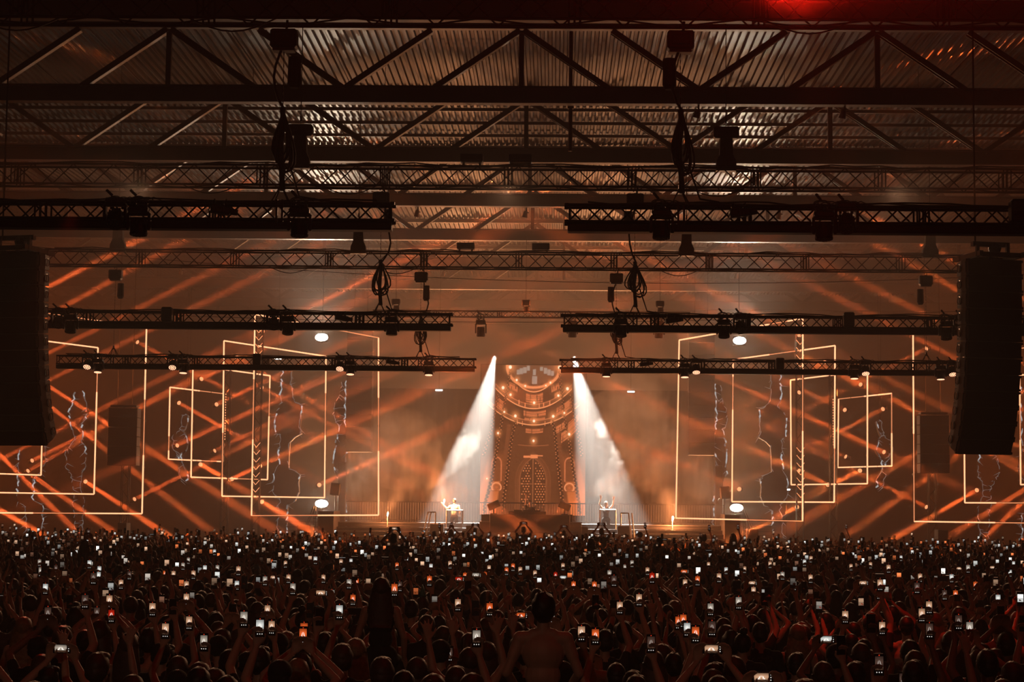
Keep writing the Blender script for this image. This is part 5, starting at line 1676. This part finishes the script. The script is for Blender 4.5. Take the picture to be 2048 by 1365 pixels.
for k, (px_, py_, Y, key, hr, lb) in enumerate((
        (868, 1064, 66, 'sit_f_right', 'short', 'small figure with raised phone sitting on shoulders below the left booth'),
        (902, 1060, 67, 'sit_f_both', 'long', 'small long-haired figure sitting on shoulders just right of the left booth'),
        (918, 1078, 60, 'sit_f_down', 'long', 'small dark figure sitting on shoulders under the left white beam'),
        (950, 1058, 68, 'sit_m_wide', 'short', 'small figure filming on shoulders left of the DJ riser'),
        (1047, 1055, 68, 'sit_m_wide', 'short', 'small broad figure filming on shoulders before the DJ riser'),
        (1128, 1062, 66, 'sit_m_wide', 'buzz', 'small figure with bent arms on shoulders before the right of the riser'),
        (1182, 1078, 50, 'sit_f_down', 'long', 'long-haired figure with back turned on shoulders below the right booth'),
        (1203, 1058, 62, 'sit_m_wide', 'short', 'figure raising a phone on shoulders below the right booth'),
        (1280, 1064, 64, 'sit_f_right', 'cap', 'figure in a cap on shoulders by the right handrail'),
        (1319, 1075, 52, 'sit_f_down', 'cap', 'figure with dark cap sitting on shoulders in a pale shirt'),
        (1408, 1070, 60, 'sit_f_right', 'curly', 'curly-haired figure on shoulders before the right stage steps'),
        (1466, 1068, 60, 'sit_f_right', 'long', 'long-haired figure raising a phone on shoulders by the right stage wing'),
        (1172, 1068, 64, 'sit_f_down', 'pony', 'small ponytailed figure on shoulders before the right booth'),
        (1684, 1066, 66, 'sit_f_right', 'long', 'faint figure on shoulders under the second right light frame'),
        (68, 1064, 60, 'sit_f_down', 'long_blonde', 'fair-haired figure on shoulders at the far left under the line array'))):
    on_shoulders(key, px_, py_, Y, hr, 'white' if 'pale shirt' in lb else 'black', lb)

# --- man in the pale shirt with printed back, hand raised
def back_text(o, lines, size, z0, m, dz=0.055, x=0.0, rot=0.0, y=-0.118):
    for k, tx in enumerate(lines):
        c = bpy.data.curves.new('lettering', 'FONT')
        c.body = tx; c.size = size; c.align_x = 'CENTER'; c.extrude = 0.001
        c.materials.append(m)
        tmp = bpy.data.objects.new('lettering_curve', c)
        col.objects.link(tmp)
        lm_ = bpy.data.meshes.new_from_object(tmp.evaluated_get(bpy.context.evaluated_depsgraph_get()))
        bpy.data.objects.remove(tmp)
        t_ = link_mesh('lettering', lm_, o)
        t_.location = (x, y - (0.01 if k in (1, 2) else 0), z0 - k * dz); t_.rotation_euler = (PI / 2, rot, 0)
ps = at_z(972, 1186, 1.78)
o = person('m_right', (ps.x, ps.y, 0), -0.25, 'short', 'white', False, 1.02, 'man in a pale T-shirt with black printed words on the back, arm raised', 'concert crowd')
o['group'] = 'people in printed shirts'
back_text(o, ['THE SU', 'DAY', 'DOW', 'FEEL', 'SUN'], 0.062, 1.36, M['lettering'], 0.062, 0.02)
people.append((ps.x, ps.y)); CLEAR.append((ps.x, ps.y, .42, 4.5))
ps = at_z(1918, 1222, 1.78)
o = person('m_front', (ps.x, ps.y, 0), 0.15, 'short', 'white', False, 1.03, 'broad man in a pale T-shirt with dark lettering low on the back', 'concert crowd')
o['group'] = 'people in printed shirts'
back_text(o, ['onta'], 0.13, 1.17, M['lettering'], rot=-0.12, x=0.05, y=-0.112)
people.append((ps.x, ps.y)); CLEAR.append((ps.x, ps.y, .42, 4.0))
ps = at_z(1520, 1255, 1.75)
o = person('m_left', (ps.x, ps.y, 0), 0.1, 'buzz', 'black', False, 1.02, 'man in a black T-shirt with grey DGM lettering across the shoulders', 'concert crowd')
o['group'] = 'people in printed shirts'
back_text(o, ['DGMD'], 0.075, 1.36, M['handle'], rot=-0.12, y=-0.122)
people.append((ps.x, ps.y)); CLEAR.append((ps.x, ps.y, .35, 2.0))
# man with sunglasses on his head, arm and phone raised
ps = at_z(1210, 1262, 1.76)
o = person('m_right', (ps.x, ps.y, 0), 0.1, 'short', 'black', False, 1.0, 'man with sunglasses pushed up on his head, raising a phone with a bare arm', 'concert crowd', 'shades')
o['group'] = 'people with sunglasses on the head'; people.append((ps.x, ps.y)); CLEAR.append((ps.x, ps.y, .32, 2.0))
phq = Vector((ps.x, ps.y, 0)) + Matrix.Rotation(0.1, 3, 'Z') @ Vector(VAR['m_right'][1][:3])
phone(phq, 0.1, 'P', 'beige', 'phone raised by the man with sunglasses on his head')
# blonde woman at the bottom filming, profile man at the left
for (px_, py_, key, hr, sh_, rz, lb) in (
        (596, 1322, 'f_both', 'long_blonde', 'grey', 0.0, 'blonde woman at the bottom edge holding a phone up with both bare arms'),
        (170, 1264, 'm_hips', 'buzz', 'black', 0.2, 'man with cropped hair seen in profile near the lower left corner'),
        (48, 1238, 'f_down', 'long_blonde', 'tan', 0.0, 'woman with wavy fair hair lit red at the far left'),
        (1595, 1252, 'f_down', 'long_blonde', 'black', 0.0, 'woman with long pale hair below the right blinders'),
        (1195, 1212, 'm_hips', 'buzz', 'black', 0.0, 'man turning his face to the right below the right white beam'),
        (1485, 1270, 'm_hips', 'bun', 'black', 0.1, 'person with a hair bun looking right near the bottom right of the centre'),
        (920, 1176, 'm_down', 'short', 'black', 0.0, 'man with a green pointed party hat left of the printed pale shirt'),
        (1018, 1172, 'm_right', 'short', 'black', 0.0, 'man with a green pointed party hat right of the printed pale shirt'),
        (845, 1196, 'f_down', 'short_brown', 'black', 0.0, 'person with a green pointed party hat right of the woman on shoulders')):
    p = at_z(px_, py_, 1.75)
    o = person(key, (p.x, p.y, 0), rz, hr, sh_, False, 1.0, lb, None, 'party' if 'party hat' in lb else None)
    people.append((p.x, p.y))
    if hr == 'long_blonde' or rz: CLEAR.append((p.x, p.y, .3, 2.5))
    ph_ = VAR[key][1]
    if ph_ is not None:
        q_ = Vector((p.x, p.y, 0)) + Vector(ph_[:3])
        phone(q_, 0, ph_[3], 'orange' if px_ == 596 else 'beige', 'phone of the ' + lb.split(' at the')[0].split(' left of')[0].split(' right of')[0] + (' right of the printed shirt' if px_ == 1018 else ''))

# --- everyone with a phone that can be told apart
for px_, py_, ori, pic in PH:
    if abs(px_ - 1219) < 2 and py_ == 1200: continue
    if ori == 'L': key = rc.choice(['f_wide', 'm_wide'])
    else: key = rc.choice(['m_right', 'm_left', 'f_right', 'f_left', 'm_both', 'f_both', 'm_high'])
    ph = VAR[key][1]
    s = rc.uniform(0.95, 1.05)
    if py_ > 1245 and key == 'm_high': key = 'm_right'; ph = VAR[key][1]
    rz = rc.uniform(-.2, .2)
    q = at_z(px_, py_, ph[2] * s)
    R = Matrix.Rotation(rz, 3, 'Z')
    off = R @ (Vector(ph[:3]) * s)
    fem = key[0] == 'f'
    hair, shirt = rnd_look(fem)
    add_person(key, q.x - off.x, q.y - off.y, rz, hair, shirt, rc.random() < .15, s, None, pic)

# --- fill the rest of the near crowd one by one
N_NEAR = 300
y = 10.6
cand = []
while y < 34:
    hw0, hw1 = -0.294 * y + 1.2 - 0.6, 0.2476 * y + 1.2 + 0.6
    n = int((hw1 - hw0) / 0.60)
    for k in range(n):
        cand.append((hw0 + (k + .5) * (hw1 - hw0) / n + rc.uniform(-.16, .16), y + rc.uniform(-.2, .2)))
    y += 0.62
cnt_near = len([r for r in RECS if r[1] == 'person']) + 36
Y_NEAR = 0
for x, yy in cand:
    if cnt_near >= N_NEAR: break
    if yy < 11.2: continue
    if near(x, yy, 0.46): continue
    r = rc.random()
    fem = rc.random() < 0.42
    if r < 0.42: a_ = 'down'
    elif r < 0.55: a_ = 'right'
    elif r < 0.66: a_ = 'left'
    elif r < 0.78: a_ = 'both'
    elif r < 0.84: a_ = 'high'
    elif r < 0.91: a_ = 'cheer'
    elif r < 0.95: a_ = 'front'
    else: a_ = 'hips'
    if yy < 15 and a_ not in ('down', 'front', 'hips'): a_ = 'down'
    key = {'down': 'f_down' if fem else 'm_down', 'right': 'f_right' if fem else 'm_right', 'left': 'f_left' if fem else 'm_left', 'both': 'f_both' if fem else 'm_both',
           'high': 'm_high', 'cheer': 'f_cheer', 'front': 'm_front', 'hips': 'm_hips'}[a_]
    fem = key[0] == 'f'
    hair, shirt = rnd_look(fem)
    add_person(key, x, yy, rc.uniform(-.25, .25), hair, shirt, rc.random() < .15, rc.uniform(.93, 1.05), None, rc.choice(['dim', 'dim', 'beige', 'pale', 'orange']), 0, rc.random() < 0.7)
    cnt_near += 1
    Y_NEAR = max(Y_NEAR, yy)
Y_NEAR = max(Y_NEAR, 20)

# labels for them: looks first, then the place under things one can find
depth_words = lambda v: ('at the very bottom' if v > 1300 else 'in the nearest rows' if v > 1230 else 'in the lower rows' if v > 1185 else 'in the middle rows' if v > 1150 else 'in the upper rows' if v > 1125 else 'in the hazy far rows')
groups = {}
for rec in RECS:
    o, kind, a, b, c, d, u, v, dk = rec
    if kind == 'person':
        lb = f'{"woman" if a[0] == "f" else "man"} with {HAIRW[b]} in {c} {ARMW[a.split("_")[1]]}, {depth_words(v)} {where(u, v)}'
    else:
        pw = {'pale': 'pale', 'white': 'white', 'beige': 'beige', 'orange': 'orange', 'dim': 'dim', 'red': 'deep red', 'off': 'dark'}[b]
        lb = f'{"upright" if a == "P" else "sideways"} phone with {pw} screen {depth_words(v)} {where(u, v)}'
    groups.setdefault(lb, []).append(rec)
for lb, L in groups.items():
    if len(L) > 1:
        L.sort(key=lambda r: r[6])
        names_ = {2: ['left one', 'right one'], 3: ['left one', 'middle one', 'right one']}
        for k, rec in enumerate(L):
            w_ = names_.get(len(L), [f'{NUMW[j] if j else "leftmost"} from the left' if j else 'leftmost' for j in range(len(L))])[k]
            rec[0]['label'] = f'{w_}, {lb}'
    else:
        L[0][0]['label'] = lb
for rec in RECS:
    w = rec[0]['label'].split()
    if len(w) > 15:
        t_ = rec[0]['label']
        for a_, b_ in ((' holding a phone up in the right hand', ' phone in right hand'), (' holding a phone up in the left hand', ' phone in left hand'), (' holding a phone up with both hands', ' phone in both hands'), (' stretching a phone high overhead', ' with phone overhead'),
                       (' holding a phone sideways overhead', ' filming sideways'), (' filming with a phone before the face', ' filming'), (' with both arms raised', ' cheering'), (' with hands on hips turning aside', ' turning aside'), (' with arms lowered', ' watching'), ('below the ', 'below '), ('in the ', 'in '), ('at the ', 'at '), (' from the left', ' from left'), ('one, ', ''), (' short dark hair', ' short hair'), (' light frames', ' frames'), (' light frame', ' frame')):
            if len(t_.split()) <= 15: break
            t_ = t_.replace(a_, b_)
        if len(t_.split()) > 16: t_ = t_.replace(' with ', ' ').replace(' in ', ' ').replace('leftmost, ', 'leftmost ')
        rec[0]['label'] = t_
lab_seen = {}
for rec in RECS: lab_seen.setdefault(rec[0]['label'], []).append(rec)

# --- the far crowd: thousands of heads, arms and phones that nobody could count
LOW = []
for key in ('m_right', 'f_left', 'm_both', 'f_both', 'm_down', 'f_down', 'm_high', 'f_cheer', 'm_wide'):
    C, ph = VAR[key][2], VAR[key][1]
    C = [c for c in C if c[1] not in ('trousers', 'shoe', 'eye')]
    me = fuse('low_' + key, C, 0.030, 1, MATS, 0.22)
    nv = len(me.vertices); co = np.empty(nv * 3, np.float32); me.vertices.foreach_get('co', co); co = co.reshape(-1, 3)
    tri = []; mi = []
    me.calc_loop_triangles()
    nt_ = len(me.loop_triangles)
    tr_ = np.empty(nt_ * 3, np.int32); me.loop_triangles.foreach_get('vertices', tr_)
    pi_ = np.empty(nt_, np.int32); me.loop_triangles.foreach_get('polygon_index', pi_)
    pm_ = np.empty(len(me.polygons), np.int32); me.polygons.foreach_get('material_index', pm_)
    # hair: a cap on the head
    hb = MB().ball((0, -0.01, 1.668), (0.093, 0.108, 0.105), 8, 6)
    if key[0] == 'f': hb.ball((0, -0.06, 1.52), (0.105, 0.06, 0.20), 8, 6)
    hv = np.array(hb.v, np.float32); ht = []
    for f in hb.f:
        for k in range(1, len(f) - 1): ht.append((f[0], f[k], f[k + 1]))
    ht = np.array(ht, np.int32) + nv
    V_ = np.vstack([co, hv]); T_ = np.vstack([tr_.reshape(-1, 3), ht]); Mi = np.concatenate([pm_[pi_], np.full(len(ht), 5, np.int32)])
    LOW.append((key, V_, T_, Mi, ph))
far_mats = [M['skin'], M['cloth_black'], M['trousers'], M['black_plastic'], M['eye'], M['hair_dark'], M['cloth_grey'], M['cloth_white'], M['hair_brown'], M['cloth_tan']]
AV, AT, AM = [], [], []
base = 0
phones_far = []
yy = 20.0
rows = 0
while yy < 71:
    hw0, hw1 = -0.294 * yy + 1.2 - 2.6, 0.2476 * yy + 1.2 + 3.2
    n = int((hw1 - hw0) / 0.66)
    for k in range(n):
        x = hw0 + (k + .5) * (hw1 - hw0) / n + rc.uniform(-.2, .2); y2 = yy + rc.uniform(-.25, .25)
        if y2 < 36 and near(x, y2, 0.5): continue
        if y2 < Y_NEAR + 0.3: continue
        key, V_, T_, Mi, ph = LOW[rc.choices(range(len(LOW)), [3, 3, 3, 3, 3.5, 3.5, 2.5, 2.5, 1])[0]]
        s = rc.uniform(.93, 1.05); rz = rc.uniform(-.3, .3); c_, s_ = math.cos(rz), math.sin(rz)
        R = np.array([[c_, -s_, 0], [s_, c_, 0], [0, 0, 1]]) * s
        AV.append(V_ @ R.T + np.array([x, y2, 0]))
        AT.append(T_ + base); base += len(V_)
        mi = Mi.copy()
        r = rc.random()
        if r < .25: mi[mi == 1] = 6
        elif r < .32: mi[mi == 1] = 7
        elif r < .38: mi[mi == 1] = 9
        if rc.random() < .35: mi[mi == 5] = 8
        AM.append(mi)
        if ph is not None:
            q = R @ np.array(ph[:3]) + np.array([x, y2, 0])
            phones_far.append((q, rz, ph[3]))
        rows += 1
    yy += 0.72
AV = np.vstack(AV); AT = np.vstack(AT); AM = np.concatenate(AM)
me = bpy.data.meshes.new('crowd')
me.vertices.add(len(AV)); me.vertices.foreach_set('co', AV.astype(np.float32).ravel())
me.loops.add(len(AT) * 3); me.loops.foreach_set('vertex_index', AT.astype(np.int32).ravel())
me.polygons.add(len(AT)); me.polygons.foreach_set('loop_start', np.arange(len(AT), dtype=np.int32) * 3)
for m_ in far_mats: me.materials.append(m_)
me.polygons.foreach_set('material_index', AM.astype(np.int32)); me.polygons.foreach_set('use_smooth', np.ones(len(AT), bool))
me.update(calc_edges=True)
o = link_mesh('crowd', me)
tag(o, 'dense far crowd of people facing the stage with raised arms', 'crowd', kind='stuff')
# their phones: bodies and lit screens
pv, pf, pc = [], [], []
bb = MB().use(M['phone_body'])
PCOL = [s2l((205, 205, 200)), s2l((190, 150, 120)), s2l((150, 140, 130)), s2l((215, 110, 60)), s2l((90, 60, 45)), s2l((255, 250, 240))]
for q, rz, ori in phones_far:
    if rc.random() < .22: continue
    w, h = (0.075, 0.155) if ori == 'P' else (0.155, 0.075)
    bb.box(q, (w, 0.01, h), rot=(0, 0, rz))
    lit = rc.random()
    if lit < .42: continue
    R = Matrix.Rotation(rz, 3, 'Z')
    c0 = s2l((0, 0, 0)) + PCOL[rc.choices(range(6), [4, 5, 3, 2.5, 3, 1.2])[0]] * rc.choice([.35, .6, .9, 1.3, 1.9])
    n0 = len(pv)
    zt, zb_ = h / 2 - .026, -h / 2 + .045
    for (a0, a1, b0, b1, cc) in ((-w / 2 + .006, w / 2 - .006, zt, (zt + zb_) / 2, c0), (-w / 2 + .006, w / 2 - .006, (zt + zb_) / 2, zb_, c0 * 0.55)):
        n0 = len(pv)
        for (xx_, zz_) in ((a0, b1), (a1, b1), (a1, b0), (a0, b0)):
            p_ = Vector(q) + R @ Vector((xx_, -0.006, zz_)); pv.append(tuple(p_))
        pf.append([n0, n0 + 1, n0 + 2, n0 + 3]); pc.append(cc)
tag(bb.build('far_phones'), 'small phones held up all over the far crowd', 'phones', kind='stuff')
o = link_mesh('far_phone_screens', grid_mesh('far_phone_screens', np.array(pv), np.array(pf), M['phone_screen'], np.array(pc)))
tag(o, 'lit screens of the phones all over the far crowd', 'phone screens', kind='stuff')
print('CROWD individuals', cnt_near, 'Y_NEAR', Y_NEAR, 'far', rows, 'tris', len(AT), 'phones', len(phones_far), 'dup labels', sum(len(v) > 1 for v in lab_seen.values()))

# ---------------------------------------------------------------- performers on the stage
def performer(key, px_, py_top, Y, hair, shirt, rz, lb, s=1.0, zf=None):
    p = at(px_, py_top, Y)
    z = p.z - 1.755 * s if zf is None else zf
    o = person(key, (p.x, Y, z), rz, hair, shirt, False, s, lb, 'performers on the stage')
    return o
zdeck = zs[3] if isinstance(zs, list) and len(zs) == 4 else 2.27
performer('m_flare', 909, 998, 85.9, 'short', 'white', 0.0, 'performer in the left booth holding out a burning flare', 1.0)
performer('f_cheer', 1212, 1003, 85.9, 'cap', 'grey', PI, 'performer in the right booth with raised arms', 1.0)
performer('m_dj', 1060, 1002, 86.6, 'short', 'black', PI, 'DJ behind the table raising one arm', 1.0)


# ---------------------------------------------------------------- flares and their smoke
def smoke_mat(name, dens, scale, soft_, color=(1, .97, .94)):
    m = bpy.data.materials.new(name)
    m.use_nodes = True
    nt = m.node_tree
    nt.nodes.clear()
    o = nt.nodes.new('ShaderNodeOutputMaterial')
    s = nt.nodes.new('ShaderNodeVolumeScatter')
    s.inputs['Color'].default_value = (*color, 1)
    s.inputs['Anisotropy'].default_value = 0.1
    tc = nt.nodes.new('ShaderNodeTexCoord')
    n = nt.nodes.new('ShaderNodeTexNoise')
    n.inputs['Scale'].default_value = scale
    n.inputs['Detail'].default_value = 4
    n.inputs['Roughness'].default_value = 0.6
    nt.links.new(tc.outputs['Object'], n.inputs['Vector'])
    r = nt.nodes.new('ShaderNodeMapRange')
    r.inputs['From Min'].default_value = 0.47 - soft_ * .5
    r.inputs['From Max'].default_value = 0.5 + soft_
    r.inputs['To Min'].default_value = 0.0
    r.inputs['To Max'].default_value = dens
    nt.links.new(n.outputs['Fac'], r.inputs['Value'])
    nt.links.new(r.outputs['Result'], s.inputs['Density'])
    nt.links.new(s.outputs[0], o.inputs['Volume'])
    return m

def plume(name, path, Y, dens, scale, label, soft_=0.12, seed=0):
    """path: (px, py, radius in m, depth offset); a billowing tube around it"""
    P = [at(a, b, Y + dy) for a, b, r, dy in path]
    R = [r for a, b, r, dy in path]
    # finer resample
    pts, rad = [], []
    for i in range(len(P) - 1):
        for k in range(6):
            u = k / 6
            pts.append(P[i].lerp(P[i + 1], u)); rad.append(R[i] + (R[i + 1] - R[i]) * u)
    pts.append(P[-1]); rad.append(R[-1])
    base = pts[0].copy()
    mb = MB()
    for p, r in zip(pts, rad): mb.ball(p - base, r, 14, 9)
    tmp = bpy.data.objects.new('tmp', mb.mesh('tmp')); col.objects.link(tmp)
    rm = tmp.modifiers.new('r', 'REMESH'); rm.mode = 'VOXEL'; rm.voxel_size = max(0.03, min(rad) * 0.35)
    me = bpy.data.meshes.new_from_object(tmp.evaluated_get(bpy.context.evaluated_depsgraph_get()))
    bpy.data.objects.remove(tmp)
    for v in me.vertices:
        i = min(range(len(pts)), key=lambda k: (pts[k] - base - v.co).length)
        c = pts[i] - base
        n_ = noise.fractal((v.co + Vector((seed, 0, 0))) * (0.8 / max(.25, rad[i])), 1.0, 2.0, 3)
        v.co = c + (v.co - c) * (1 + 0.28 * n_)
    me.materials.append(smoke_mat(name, dens, scale, soft_))
    o = link_mesh(name, me, None, base)
    return tag(o, label, 'smoke')

FLARES = [(888, 1004, 85.7, 'left booth', 900), (775, 1030, 85.6, 'left stage steps', 450), (1345, 1040, 85.6, 'right stage steps', 1100)]
for px_, py_, Y, nm, pw in FLARES:
    p = at(px_, py_, Y)
    t = empty('flare', p, 0, f'burning orange hand flare by the {nm}', 'flare', 'burning flares')
    MB().use(M['white_metal']).cyl((0, 0, -0.55 if 'steps' in nm else -0.2), (0, 0, -0.05), 0.02, seg=8).build('tube', parent=t)
    fl = MB().use(M['flame'])
    k = 0.62 if pw > 1000 else .45
    fl.cyl((0, 0, -0.06), (0.01, 0, 0.10 * k), 0.03, 0.07 * k, 10).ball((0.015, 0, 0.12 * k), (0.08 * k, 0.07 * k, 0.14 * k), 12, 8)
    fl.build('flame', parent=t, smooth=True)
    point('flare_light', p + Vector((0, -0.25, 0.15)), pw, (1.0, 0.30, 0.09), 0.10)
plume('smoke_plume', [(888, 1002, .12, 0), (878, 985, .38, .2), (868, 970, .55, .4), (866, 950, .55, .6), (882, 925, .75, .8), (905, 903, .85, 1.0), (945, 882, .5, 1.2)], 86, 0.035, 1.7, 'thick white smoke plume rising from the left booth flare', 0.10, 3)
plume('smoke_plume', [(776, 1026, .1, 0), (788, 1005, .32, .2), (800, 985, .5, .4), (825, 955, .9, .6), (850, 935, 1.1, .8), (800, 900, 1.9, 1), (740, 880, 1.5, 1.4)], 84.9, 0.17, 0.9, 'grey smoke plume rising from the flare at the left stage steps', 0.14, 8)
plume('smoke_plume', [(1345, 1034, .12, 0), (1338, 1008, .42, .2), (1325, 975, .75, .4), (1305, 935, 1.2, .6), (1275, 885, 1.6, .8), (1262, 830, 1.9, 1.0), (1265, 780, 1.4, 1.2)], 84.6, 0.19, 0.9, 'tall grey smoke plume leaning left from the flare at the right stage steps', 0.13, 15)
plume('smoke_plume', [(1232, 880, .25, 0), (1236, 920, .45, 0), (1240, 955, .6, 0), (1220, 975, .7, .2)], 87.2, 0.022, 1.8, 'bright white smoke wisp caught in the right white beam', 0.10, 21)
plume('smoke_plume', [(735, 1035, .8, 0), (725, 980, 1.2, .3), (735, 930, 1.4, .6), (760, 880, 1.2, .8)], 86, 0.10, 0.7, 'faint grey smoke bank beside the left light frames', 0.14, 33)
plume('smoke_plume', [(1400, 980, .5, 0), (1375, 930, 1.0, .3), (1372, 880, 1.2, .6), (1395, 830, 1.2, .8)], 86, 0.10, 0.7, 'faint grey smoke bank before the right hanging speaker column', 0.14, 41)
